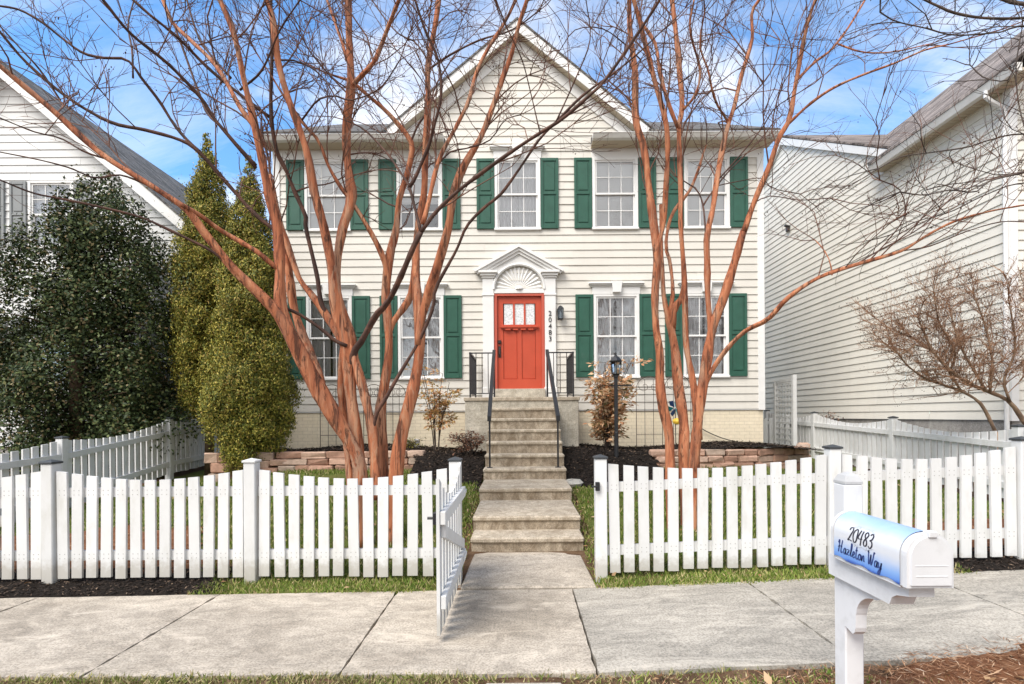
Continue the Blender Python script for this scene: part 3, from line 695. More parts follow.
s.prism([(7.83, ey0, 7.02), (7.83 + wv, ey0, 7.02 + rs2*wv), (7.83 + wv, 18.5, 7.02 + rs2*wv), (7.95, 11.55, 7.12)], (0, 0, .05))
s.prism([(7.83 + 2*wv, ey0, 7.02), (7.83 + wv, ey0, 7.02 + rs2*wv), (7.83 + wv, 18.5, 7.02 + rs2*wv), (7.83 + 2*wv, 18.5, 7.02)], (0, 0, .05)); s.build('roof', M['roof_brown'], rh)
s = MB()
for sg in (-1, 1):
    yb = WY + sg*(WA + .08 - 7.05)/WS
    s.prism([(XW - .10, WY, WA + .08), (16, WY, WA + .08), (16, yb, 7.05), (XW - .10, yb, 7.05)], (0, 0, .05))
s.build('wing_roof', M['roof_brown'], rh)
for sg in (-1, 1):
    L = (WA + .05 - 7.15)/WS
    s = MB(); s.prism([(XW - .09, WY, WA + .06), (XW - .09, WY + sg*L, 7.15 + .01), (XW - .09, WY + sg*(L - .12), 7.15 - .10), (XW - .09, WY, WA - .16)], (.07, 0, 0)); s.build('rake_fascia', M['trim'], rh)
s = MB(); p = [Vector((7.86, 8.60, 6.90)), Vector((7.86, 8.60, 6.80)), Vector((7.95, 8.59, 6.72)), Vector((8.10, 8.57, 6.62)), Vector((8.14, 8.56, 6.52)), Vector((8.14, 8.56, .6))]
s.tube(p, .034, 8); s.build('downspout', M['trim'], rh)
s = MB(); s.box(XW + .05, 15, 20.37, 20.4, 0, 10); s.build('back_wall', M['siding_pale'], rh)

lh = thing('house', 'white sided neighbouring house with gray shutters, mostly hidden behind the dark holly', 'house', (-11.3, YF, .6))
LXc, LA, LS_ = -11.3, 9.27, .86
lops = [(-10.67, -9.73, 5.27, 6.67), (-12.57, -11.63, 5.27, 6.67), (-10.67, -9.73, 2.1, 3.7), (-12.57, -11.63, 2.1, 3.7)]
def l_lim(z): return (-15.4, -7.2) if z < 5.74 else (LXc - (LA - z)/LS_, LXc + (LA - z)/LS_)
s = MB(); siding(s, (0, YF, 0), (1, 0, 0), (0, -1, 0), l_lim, .9, LA - .03, lops); s.build('siding_wall', M['siding_white'], lh)
s = MB(); siding(s, (-7.2, 0, 0), (0, 1, 0), (1, 0, 0), lambda z: (YF, 21), .9, 5.6); s.build('side_wall', M['siding_white'], lh)
s = MB(); s.box(-15.38, -7.22, YF + .02, 21, 0, .92); s.build('foundation', M['found'], lh)
s = MB(); s.box(-7.30, -7.17, YF - .034, YF + .10, .9, 5.6); s.build('corner_board', M['trim'], lh)
s = MB()
for sx in (-1, 1): s.prism([(LXc, 10.82, LA + .05), (LXc + sx*4.45, 10.82, LA + .05 - LS_*4.45), (LXc + sx*4.45, 21.4, LA + .05 - LS_*4.45), (LXc, 21.4, LA + .05)], (0, 0, .05))
s.build('roof', M['roof'], lh)
for sx in (-1, 1):
    s = MB(); s.prism([(LXc, 10.84, LA + .045), (LXc + sx*4.44, 10.84, LA + .045 - LS_*4.44), (LXc + sx*4.40, 10.84, LA - .22 - LS_*4.40), (LXc, 10.84, LA - .23)], (0, .03, 0)); s.build('rake_fascia', M['trim'], lh)
    s = MB(); s.prism([(LXc, 10.87, LA - .20), (LXc + sx*4.4, 10.87, LA - .20 - LS_*4.4), (LXc + sx*4.4, YF, LA - .20 - LS_*4.4), (LXc, YF, LA - .20)], (0, 0, .02)); s.build('rake_soffit', M['trim'], lh)
s = MB(); s.box(-7.0, -6.86, 10.84, 21.4, 5.30, 5.46); s.build('gutter', M['gutter'], lh)
s = MB(); s.box(-7.2, -7.0, 10.9, 21.3, 5.42, 5.44); s.build('soffit', M['soffit'], lh)
for (a, b, z0, z1) in lops:
    window(lh, (a + b)/2, z0 - .03, z1 + .03, b - a + .06, 'curtain', seed=int(-a*10))
    for sx in (-1, 1): shutter(lh, (a + b)/2 + sx*((b - a)/2 + .03 + .21), z0 - .01, z1 + .02, .36, mat='gray_shutter')

s = MB(); s.bbox(8.10, 8.178, 15.42, 15.56, 7.02, 7.16, .02); s.prism([(8.17, 15.40, 7.14), (8.05, 15.44, 7.20), (8.05, 15.54, 7.20), (8.17, 15.58, 7.14)], (0, 0, .03))
s.build('wall_fixture', M['bronze'], rh)  # small dark fixture of unknown purpose on the side wall
# ================================================================== FENCES
def fence(label, A, B, posts, side, hi=1.03, mid=.935, posth=1.09, group='white picket fences', zf=None, gap=.135, pw=.093, first=True, last=True, cap=True, screws=False, white=()):
    """posts: distances along A->B; side: +1 if rails sit on the left of the direction A->B"""
    A, B = Vector((*A, 0)), Vector((*B, 0)); d = (B - A).normalized(); n = Vector((-d.y, d.x, 0))*side
    zf = zf or (lambda p: hz(p.x, p.y))
    t = thing('picket_fence', label, 'fence', (A.x, A.y, zf(A)), group)
    ang = math.atan2(d.y, d.x)
    def Mx(u, z=0): 
        p = A + d*u; return Matrix.Translation((p.x, p.y, z)) @ Matrix.Rotation(ang, 4, 'Z')
    for i, u in enumerate(posts):
        if (i == 0 and not first) or (i == len(posts) - 1 and not last): continue
        z = zf(A + d*u); s = MB(); s.bbox(-.052, .052, -.052, .052, -.25, posth, .006, Mx(u, z)); po = s.build('post', M['vinyl'], t)
        if cap:
            s = MB(); q = Mx(u, z)
            s.bbox(-.062, .062, -.062, .062, posth + .001, posth + .02, .003, q)
            s.add([q @ Vector(v) for v in ((-.058, -.058, posth + .02), (.058, -.058, posth + .02), (.058, .058, posth + .02), (-.058, .058, posth + .02), (0, 0, posth + .04))], [(0, 1, 4), (1, 2, 4), (2, 3, 4), (3, 0, 4)])
            s.build('post_cap', M['vinyl' if i in white else 'cap'], po)
    rr = random.Random(len(label))
    for u0, u1 in zip(posts, posts[1:]):
        a, b = u0 + .053, u1 - .053
        for zr in (.20, .78):
            s = MB(); za, zb = zf(A + d*a) + zr, zf(A + d*b) + zr
            o1 = n*.0; 
            pa, pb = A + d*a, A + d*b
            f0, f1 = (.002, .040)
            s.prism([Vector((pa.x, pa.y, za)) + n*f0, Vector((pa.x, pa.y, za)) + n*f1, Vector((pa.x, pa.y, za + .088)) + n*f1, Vector((pa.x, pa.y, za + .088)) + n*f0], (pb.x - pa.x, pb.y - pa.y, zb - za))
            s.build('rail', M['vinyl'], t)
        m = max(1, round((b - a - .03)/gap)); st = (b - a)/m
        for k in range(m):
            u = a + (k + .5)*st; x = (u - a)/(b - a)*2 - 1; h = mid + (hi - mid)*abs(x)**1.8; z = zf(A + d*u)
            w = pw/2; sl = (hi - mid)*1.8*abs(x)**.8*(1 if x > 0 else -1)*2/(b - a)*w*.7
            tl = rr.uniform(-.007, .007)
            s = MB(); q = Mx(u, z); y0, y1 = sorted((-.024*side, -.001*side)); lo = .045 + rr.uniform(-.008, .008)
            s.prism([q @ Vector((-w + tl, y0, lo)), q @ Vector((w + tl, y0, lo)), q @ Vector((w - tl, y0, h + sl)), q @ Vector((-w - tl, y0, h - sl))], q.to_3x3() @ Vector((0, y1 - y0, 0)))
            if screws:
                s.cur = 1; s.mi = [0]*len(s.f)
                for zr in (.225, .265, .805, .845):
                    for ux in (-.022, .022): s.box(ux - .0035, ux + .0035, y0 - .0015, y0 + .002, z*0 + zr - .0035, zr + .0035, q)
            s.build('picket', [M['vinyl'], M['gutter_dark']], t)
    return t
FY = 4.69
fence('white picket fence along the sidewalk on the side of the open gate hinges', (-6.65, FY), (-.595, FY), [0, .52, 2.35, 4.19, 6.055], 1, screws=True, white=(3,))
fence('white picket fence along the sidewalk behind the mailbox', (.733, FY), (6.95, FY), [0, 2.127, 3.86, 6.217], 1, hi=1.045, mid=.96, screws=True)
zl = lambda p: interp([(4, -.02), (4.9, -.02), (7.43, .13), (9.7, .40), (13, .55)], p.y)
fence('white picket fence running back between the holly and the yard', (-6.65, FY), (-6.65, 14.2), [0.0, 2.74, 5.01, 7.3, 9.51], -1, zf=zl, first=False, hi=1.06, mid=.96)
zr_ = lambda p: interp([(4, .19), (7.1, .21), (9.45, .32), (12.1, .43), (14, .5)], p.y)
fence('white picket fence running back beside the pale neighbouring wall', (6.95, FY), (6.95, 14.4), [0.0, 2.45, 4.85, 7.4, 9.71], 1, zf=zr_, first=False, hi=1.06, mid=.93)
fence('short white picket fence between the house corner and the lattice', (5.42, 13.0), (6.90, 13.0), [0, 1.48], 1, zf=lambda p: .46, cap=False, last=False)
# open gate
gate = thing('gate', 'white picket gate swung open over the sidewalk towards the viewer', 'gate', (-.53, 4.62, 0))
GX = -.535; n = 9
for k in range(n):
    y = 4.60 - k*(1.17/(n - 1)); x = k/(n - 1)*2 - 1; h = .91 + .16*abs(x)**2.0
    s = MB(); s.prism([(GX - .024, y - .046, .05), (GX - .024, y + .046, .05), (GX - .024, y + .046, h + .02*(-x)), (GX - .024, y - .046, h - .02*(-x))], (.022, 0, 0)); s.build('picket', M['vinyl'], gate)
for z in (.22, .78):
    s = MB(); s.bbox(GX, GX + .038, 3.39, 4.63, z, z + .09, .004); s.build('rail', M['vinyl'], gate)
s = MB(); s.prism([(GX + .002, 4.60, .315), (GX + .002, 4.60, .40), (GX + .002, 3.43, .775), (GX + .002, 3.43, .69)], (.028, 0, 0)); s.build('brace', M['vinyl'], gate)
s = MB(); s.bbox(GX - .05, GX - .026, 3.40, 3.46, .78, .86, .004); s.tube([(GX - .05, 3.43, .82), (GX - .09, 3.43, .82)], .010, 6); s.build('latch', M['black'], gate)
for z in (.25, .81):
    s = MB(); s.bbox(GX + .0385, GX + .046, 4.42, 4.64, z, z + .035, .002); s.build('hinge', M['vinyl'], gate)
s = MB(); s.bbox(.675, .715, FY - .085, FY - .064, .82, .90, .004); s.tube([(.69, FY - .08, .86), (.64, FY - .09, .86)], .009, 6)
lk = s.build('gate_latch', M['black']); tag(lk, 'small black gate latch on the fence post across from the open gate', 'latch')
# ================================================================== MAILBOX
mbx = thing('mailbox', 'white mailbox with a blue and white sticker cover on a white post beside the sidewalk', 'mailbox', (1.528, 2.465, 0))
s = MB(); s.bbox(1.532, 1.620, 2.42, 2.508, -.3, 1.165, .006); post = s.build('post', M['white'], mbx)
s = MB(); c = (1.576, 2.464)
for (h0, h1, z0, z1) in ((.0435, .0435, 1.1655, 1.178), (.0435, .030, 1.178, 1.206), (.030, .004, 1.206, 1.222)):
    s.add([(c[0] + a*h, c[1] + b*h, z) for h, z in ((h0, z0), (h1, z1)) for a, b in ((-1, -1), (1, -1), (1, 1), (-1, 1))], [(0, 1, 5, 4), (1, 2, 6, 5), (2, 3, 7, 6), (3, 0, 4, 7), (0, 1, 2, 3), (4, 5, 6, 7)])
s.build('post_cap', M['weathered'], post)
# support arm with a shaped end
s = MB(); ax = 1.502
arm = [(2.50, .722), (2.50, .822), (1.985, .822), (1.985, .788), (2.01, .782), (2.05, .772), (2.075, .755), (2.09, .722)]
s.prism([(ax, y, z) for y, z in arm], (.10, 0, 0)); s.build('support_arm', M['white'], mbx)
# curved bracket
s = MB(); pr = [(2.418, .713), (2.418, .50), (2.36, .485), (2.345, .50), (2.340, .52), (2.338, .58)] + [(2.335 - .13*(1 - math.cos(a)), .58 + .115*math.sin(a)) for a in np.linspace(.1, math.pi/2, 9)] + [(2.16, .713)]
s.prism([(ax + .025, y, z) for y, z in pr], (.05, 0, 0)); s.build('bracket', M['white'], mbx)
BX0, BX1, BZ, BR = 1.466, 1.642, .835, .088; BC = (BX0 + BX1)/2; BS = .12     # straight side height
def prof(off, n=18):
    pts = [(BX0 - off, BZ)]
    for k in range(n + 1):
        a = math.pi*k/n; pts.append((BC - (BR + off)*math.cos(a), BZ + BS + (BR + off)*math.sin(a)))
    return pts + [(BX1 + off, BZ)]
s = MB(); s.prism([(x, 1.968, z) for x, z in prof(-.004)], (0, .431, 0)); box = s.build('box', M['white'], mbx)
s = MB(); s.bbox(BX0 + .005, BX1 - .005, 1.99, 2.41, .8225, .8345, .003); s.build('mounting_board', M['white'], mbx)
s = MB(); s.prism([(x, 2.400, z) for x, z in prof(.003)], (0, .018, 0)); s.build('rear_rim', M['white'], box)
# door with rim and pressed panel
s = MB(); s.prism([(x, 1.945, z) for x, z in prof(.001)], (0, .022, 0))
pi_ = prof(-.012); s.prism([(x, 1.937, max(z, BZ + .012)) for x, z in pi_], (0, .009, 0))
s.bbox(BC - .06, BC + .06, 1.9355, 1.938, BZ + .045, BZ + .049, .001); s.bbox(BC - .062, BC + .062, 1.9355, 1.938, BZ + .085, BZ + .088, .001)
s.bbox(BC - .014, BC + .018, 1.930, 1.965, BZ + BS + BR - .014, BZ + BS + BR + .009, .003)
s.build('door', M['white'], box)
# sticker cover: thin shell over the arch
def surf(u, a, off):
    """u: distance from the rear towards the door; a: arc length up the viewer's side"""
    y = 2.40 - u
    if a <= BS: return Vector((BX0 - off, y, BZ + a))
    t = (a - BS)/BR; return Vector((BC - (BR + off)*math.cos(t), y, BZ + BS + (BR + off)*math.sin(t)))
s = MB(); us = np.linspace(.004, .418, 20); As = list(np.linspace(.004, BS, 5)) + list(np.linspace(BS + .012, BS + BR*math.pi*.93, 20))
V = []
for i, u in enumerate(us):
    for a in As:
        aa = a + (.006*math.sin(u*40) if a < .01 else 0); V.append(surf(u, max(.001, aa), .0005))
nA = len(As); s.add(V, [(i*nA + j, (i + 1)*nA + j, (i + 1)*nA + j + 1, i*nA + j + 1) for i in range(19) for j in range(nA - 1)]); s.build('sticker_cover', M['wrap'], box, smooth=True)
# hand lettering
def smooth(pts, m=5):
    pts = [np.array(p, float) for p in pts]; q = [2*pts[0] - pts[1]] + pts + [2*pts[-1] - pts[-2]]; out = []
    for i in range(1, len(q) - 2):
        for k in range(m):
            t = k/m; a, b, c, d = q[i-1], q[i], q[i+1], q[i+2]
            out.append(.5*((2*b) + (-a + c)*t + (2*a - 5*b + 4*c - d)*t*t + (-a + 3*b - 3*c + d)*t**3))
    return out + [pts[-1]]
GL = {  # strokes in a box 1 high
 '2': (.55, [[(.05, .78), (.15, .97), (.38, 1.0), (.48, .8), (.38, .55), (.15, .2), (0, .02), (.25, .06), (.52, .02)]]),
 '0': (.58, [[(.3, 1), (.1, .8), (.03, .45), (.12, .08), (.3, 0), (.47, .2), (.53, .6), (.44, .92), (.3, 1)]]),
 '4': (.60, [[(.2, 1), (.1, .7), (.03, .42), (.2, .38), (.55, .42)], [(.48, 1), (.42, .5), (.36, -.08)]]),
 '8': (.56, [[(.46, .9), (.28, 1.0), (.12, .84), (.22, .6), (.42, .4), (.45, .14), (.25, 0), (.08, .14), (.16, .4), (.38, .62), (.5, .82), (.46, .9)]]),
 '3': (.52, [[(.08, .88), (.28, 1), (.45, .84), (.36, .6), (.18, .52), (.4, .46), (.46, .2), (.26, -.02), (.02, .1)]]),
 'H': (.80, [[(.02, .75), (.12, 1.0), (.2, .95), (.14, .4), (.08, 0)], [(.62, 1.05), (.5, .5), (.46, .06), (.58, .0), (.7, .12)], [(0, .4), (.3, .52), (.62, .5)]]),
 'a': (.46, [[(.34, .40), (.2, .48), (.05, .32), (.06, .08), (.18, .0), (.32, .16), (.35, .40)], [(.37, .48), (.34, .22), (.38, .02), (.48, .08)]]),
 'z': (.44, [[(0, .44), (.18, .47), (.36, .45)], [(.36, .45), (.2, .25), (.02, .03)], [(.02, .03), (.22, .05), (.44, .03)], [(.08, .25), (.32, .25)]]),
 'l': (.30, [[(0, .08), (.2, .6), (.24, 1.0), (.14, 1.02), (.1, .5), (.14, .04), (.3, .08)]]),
 'e': (.38, [[(0, .14), (.2, .24), (.3, .4), (.2, .5), (.06, .34), (.06, .08), (.2, 0), (.4, .12)]]),
 't': (.34, [[(.16, .95), (.1, .4), (.12, .04), (.26, 0), (.36, .1)], [(-.04, .66), (.32, .7)]]),
 'o': (.42, [[(.22, .48), (.06, .32), (.08, .06), (.22, 0), (.36, .18), (.3, .42), (.2, .48), (.44, .4)]]),
 'n': (.48, [[(.0, .44), (.06, .3), (.06, 0), (.14, .3), (.28, .48), (.34, .3), (.34, .06), (.48, .08)]]),
 'W': (.86, [[(0, .9), (.08, 1.0), (.12, .5), (.2, .02), (.34, .3), (.42, .8), (.44, .3), (.54, .02), (.7, .5), (.8, 1.02), (.9, .95)]]),
 'y': (.46, [[(.02, .46), (.04, .16), (.16, .04), (.32, .2), (.38, .46), (.34, .0), (.22, -.4), (.04, -.42), (.14, -.14), (.46, .08)]]),
 ' ': (.26, [])}
def letter_strip(strokes, mat, name, parent, wd, off):
    V = []; Fc = []
    for st in strokes:
        st = smooth(st); st = [np.array(p) for p in st]; b = len(V)
        for i, p in enumerate(st):
            d = st[min(i + 1, len(st) - 1)] - st[max(i - 1, 0)]; L = np.hypot(*d); d = d/L if L > 1e-9 else np.array([1, 0]); nn = np.array([-d[1], d[0]])
            k = wd*(.55 + .75*abs(d[1]))
            for sg in (-1, 1):
                q = p + nn*k*.5*sg; V.append(surf(q[0], q[1], off))
        Fc += [(b + 2*i, b + 2*i + 1, b + 2*i + 3, b + 2*i + 2) for i in range(len(st) - 1)]
    s = MB(); s.add(V, Fc); return s.build(name, mat, parent)
def write(txt, u0, a0, h, sx=1.0, slant=.15, rise=0.0):
    out = []; u = u0
    for ch in txt:
        w_, sts = GL[ch]
        for st in sts: out.append([(u + (x + slant*y)*h*sx, a0 + y*h + rise*(u - u0)) for x, y in st])
        u += w_*h*sx + h*.04
    return out
letter_strip(write('20483', .106, .100, .060, .88), M['ink'], 'lettering', box, .0062, .0016)
letter_strip(write('Hazleton Way', .034, .031, .055, .84, rise=.0), M['ink_blue'], 'lettering', box, .0058, .0016)
for ca, h in ((.090, -.005), (.172, .005)):
    fl = []; cu = .20
    for sg in (-1, 1): fl += [[(cu, ca), (cu + sg*.025, ca + h), (cu + sg*.05, ca - h*.6), (cu + sg*.07, ca - h*2)], [(cu + sg*.025, ca + h*.7), (cu + sg*.032, ca - h*1.4)], [(cu + sg*.042, ca - h*.2), (cu + sg*.05, ca + h*1.6)]]
    letter_strip(fl, M['ink_gray'], 'flourish', box, .003, .0016)
# ================================================================== YARD THINGS
# lamp post
lp = thing('lamp_post', 'slim black lamp post with a small lantern top standing in the dark mulch', 'lamp post', (1.69, 9.0, .66))
s = MB(); s.lathe((1.69, 9.0, 0), [(.038, .55), (.038, 1.2), (.034, 1.21), (.034, 2.16), (.045, 2.17), (.045, 2.20)], 10); s.bbox(1.69 - .13, 1.69 + .28, 8.985, 9.015, 2.015, 2.035, .004); s.build('post', M['black'], lp)
s = MB(); z = 2.2
for (r0, r1, a, b) in ((.05, .075, z, z + .03), (.12, .125, z + .24, z + .255), (.115, .05, z + .256, z + .33), (.05, .012, z + .331, z + .36)): s.lathe((1.69, 9.0, 0), [(r0, a), (r1, b)], 6)
s.lathe((1.69, 9.0, 0), [(.008, z + .36), (.016, z + .38), (.004, z + .42)], 6)
for k in range(6):
    a = 2*math.pi*(k + .5)/6; s.tube([(1.69 + .072*math.cos(a), 9 + .072*math.sin(a), z + .03), (1.69 + .095*math.cos(a), 9 + .095*math.sin(a), z + .245)], .006, 4)
ln = s.build('lantern', M['black'], lp)
s = MB(); s.lathe((1.69, 9, 0), [(.068, z + .03), (.09, z + .24)], 6); s.build('glass', M['lantern_glass'], ln)
s = MB(); s.lathe((1.69, 9, 0), [(.022, z + .03), (.024, z + .16), (.004, z + .19)], 8); s.build('bulb', M['frost'], ln)
# wire trellises
def trellis(x0, x1, y, z0, zt, label):
    t = thing('wire_trellis', label, 'trellis', ((x0 + x1)/2, y, z0), 'wire trellises against the house')
    s = MB(); w = (x1 - x0); r = .006; zs_ = zt - w/2
    s.tube([(x0, y, z0 - .1), (x0, y, zs_)] + [((x0 + x1)/2 - w/2*math.cos(a), y, zs_ + w/2*math.sin(a)) for a in np.linspace(.2, math.pi - .2, 12)] + [(x1, y, zs_), (x1, y, z0 - .1)], r*1.3, 5); s.build('frame', M['twig_gray'], t)
    s = MB()
    for k in (1, 2): x = lerp(x0, x1, k/3); s.tube([(x, y + .012, z0 - .1), (x, y + .012, zs_ + w*.38)], r, 5)
    for k in range(3): z = lerp(z0 + .25, zs_, k/2); s.tube([(x0, y - .012, z), (x1, y - .012, z)], r, 5)
    for sx in (-1, 1):
        c = ((x0 + x1)/2 + sx*w*.2, zs_ + w*.12); s.tube([(c[0] + sx*(.02 + .010*k)*math.cos(k*.62), y - .024, c[1] + (.02 + .010*k)*math.sin(k*.62)) for k in range(12)], r*.8, 4)
    s.build('wire_grid', M['twig_gray'], t)
trellis(2.50, 3.06, 11.0, .84, 2.33, 'thin wire trellis nearest the lamp post, with a round arched top')
trellis(3.12, 3.68, 11.02, .84, 2.36, 'thin wire trellis behind the trunks of the bare tree nearer the mailbox')
trellis(-3.36, -2.92, 11.0, .86, 2.2, 'thin wire trellis behind the middle of the large bare tree')
trellis(-2.88, -2.46, 11.02, .86, 2.2, 'thin wire trellis behind the large bare tree, nearer the steps')
trellis(-4.3, -3.8, 11.02, .86, 2.2, 'thin wire trellis behind the large bare tree, nearer the evergreens')
# pinwheel
px_, pz_ = P(675, 408, 9.6).x, P(675, 408, 9.6).z
pw_ = thing('pinwheel', 'teal and navy garden pinwheel with a yellow disc behind the bare tree trunks', 'pinwheel', (px_, 9.6, .9))
s = MB(); s.tube([(px_ + .02, 9.62, .7), (px_ + .01, 9.62, pz_)], .008, 6); s.build('stake', M['black'], pw_)
for k in range(6):
    a = k*math.pi/3; s = MB(); q = lambda r, b, y: (px_ + r*math.cos(b), 9.6 + y, pz_ + r*math.sin(b))
    s.add([q(.012, a, 0), q(.14, a - .25, -.03), q(.17, a + .2, .0), q(.10, a + .55, .02), q(.012, a, .006), q(.14, a - .25, -.024), q(.17, a + .2, .006), q(.10, a + .55, .026)], [(0, 1, 2, 3), (4, 5, 6, 7), (0, 1, 5, 4), (1, 2, 6, 5), (2, 3, 7, 6)]); s.build('blade', M['teal'] if k % 2 else M['navy'], pw_)
s = MB(); s.lathe((px_ + .03, 9.58, pz_ - .25), [(.02, -.06), (.07, -.04), (.085, 0), (.07, .04), (.02, .06)], 10); s.build('disc', M['yellow'], pw_)
# lattice
la = thing('lattice_panel', 'white square lattice panel between two posts beside the house corner', 'lattice', (6.42, 12.4, .45))
for y, zt, nm in ((12.84, 2.30, 'post'), (11.98, 2.42, 'post')):
    s = MB(); s.bbox(6.37, 6.46, y - .045, y + .045, .3, zt, .005); s.build(nm, M['vinyl'], la)
s = MB(); ya, yb, z0, z1 = 12.03, 12.79, .72, 2.28
for k in range(6): y = lerp(ya + .03, yb - .03, k/5); s.box(6.405, 6.414, y - .017, y + .017, z0, z1)
for k in range(12): z = lerp(z0 + .03, z1 - .03, k/11); s.box(6.394, 6.4035, ya, yb, z - .018, z + .018)
s.box(6.39, 6.42, ya, yb, z1, z1 + .05); s.box(6.39, 6.42, ya, yb, z0 - .05, z0); s.build('lattice', M['vinyl'], la)
# cable on the foundation
s = MB(); pts = smooth([(P(x, y, 11.15)).to_tuple() for x, y in ((692, 421), (704, 430), (722, 438), (742, 443), (757, 446), (764, 447))], 4)
tag(s.__class__.build(s.tube(pts, .011, 6), 'cable', M['black'], smooth=True), 'black cable sagging across the cream foundation at the house corner', 'cable')
# stone edging
def edging(label, pts, rows=3, zt=.93):
    A = [Vector((*p, 0)) for p in pts]; t = thing('stone_edging', label, 'garden edging', (A[0].x, A[0].y, hz(A[0].x, A[0].y)), 'stone garden edging')
    rr = random.Random(len(label)*3)
    for a, b in zip(A, A[1:]):
        d = b - a; L = d.length; d.normalize(); ang = math.atan2(d.y, d.x)
        for row in range(rows):
            u = -rr.uniform(0, .15)
            while u < L - .05:
                w = rr.uniform(.24, .46); u1 = min(u + w, L + .06); mid = a + d*(u + u1)/2
                zb = lerp(hz(mid.x, mid.y) - .04, zt - .0, row/rows); h = (zt - hz(mid.x, mid.y) + .04)/rows
                s = MB(); Mx = Matrix.Translation((mid.x + rr.uniform(-.015, .015), mid.y + .025*row + rr.uniform(-.02, .02), zb)) @ Matrix.Rotation(ang + rr.uniform(-.09, .09), 4, 'Z')
                s.bbox(-(u1 - u)/2 + .006, (u1 - u)/2 - .006, -.10, .10, 0, h - .006, rr.uniform(.012, .022), Mx)
                s.v = [(x + rr.uniform(-.010, .010), y + rr.uniform(-.016, .016), z + rr.uniform(-.008, .008)) for x, y, z in s.v]
                s.build('edging_stone', M['block'], t); u = u1
edging('low pinkish stone edging of the bed behind the large bare tree', [(-5.45, 9.05), (-4.2, 9.2), (-1.78, 9.2)], zt=.89)
edging('low pinkish stone edging from the tree nearer the mailbox to the lattice', [(2.42, 9.15), (4.3, 9.25), (5.5, 9.9), (6.2, 11.2)], zt=.88)
s = MB(); s.lathe((P(573, 478, 7.95).x, 7.95, hz(.85, 7.95) - .03), [(.02, 0), (.15, .02), (.17, .07), (.11, .11), (.01, .12)], 9)
s.v = [(x + random.uniform(-.015, .015), y*1.0 + random.uniform(-.015, .015), z + random.uniform(-.01, .01)) for x, y, z in s.v]
tag(s.build('garden_stone', M['pebble']), 'pale flat stone at the edge of the mulch beside the steps', 'stone')
s = MB(); p_ = P(417, 440, 10.7); s.lathe((p_.x, 10.7, .8), [(.055, 0), (.055, .2), (.062, .2), (.062, .23), (.001, .235)], 12)
tag(s.build('cleanout_pipe', M['vinyl']), 'short white pipe cap standing in the mulch by the house', 'pipe')
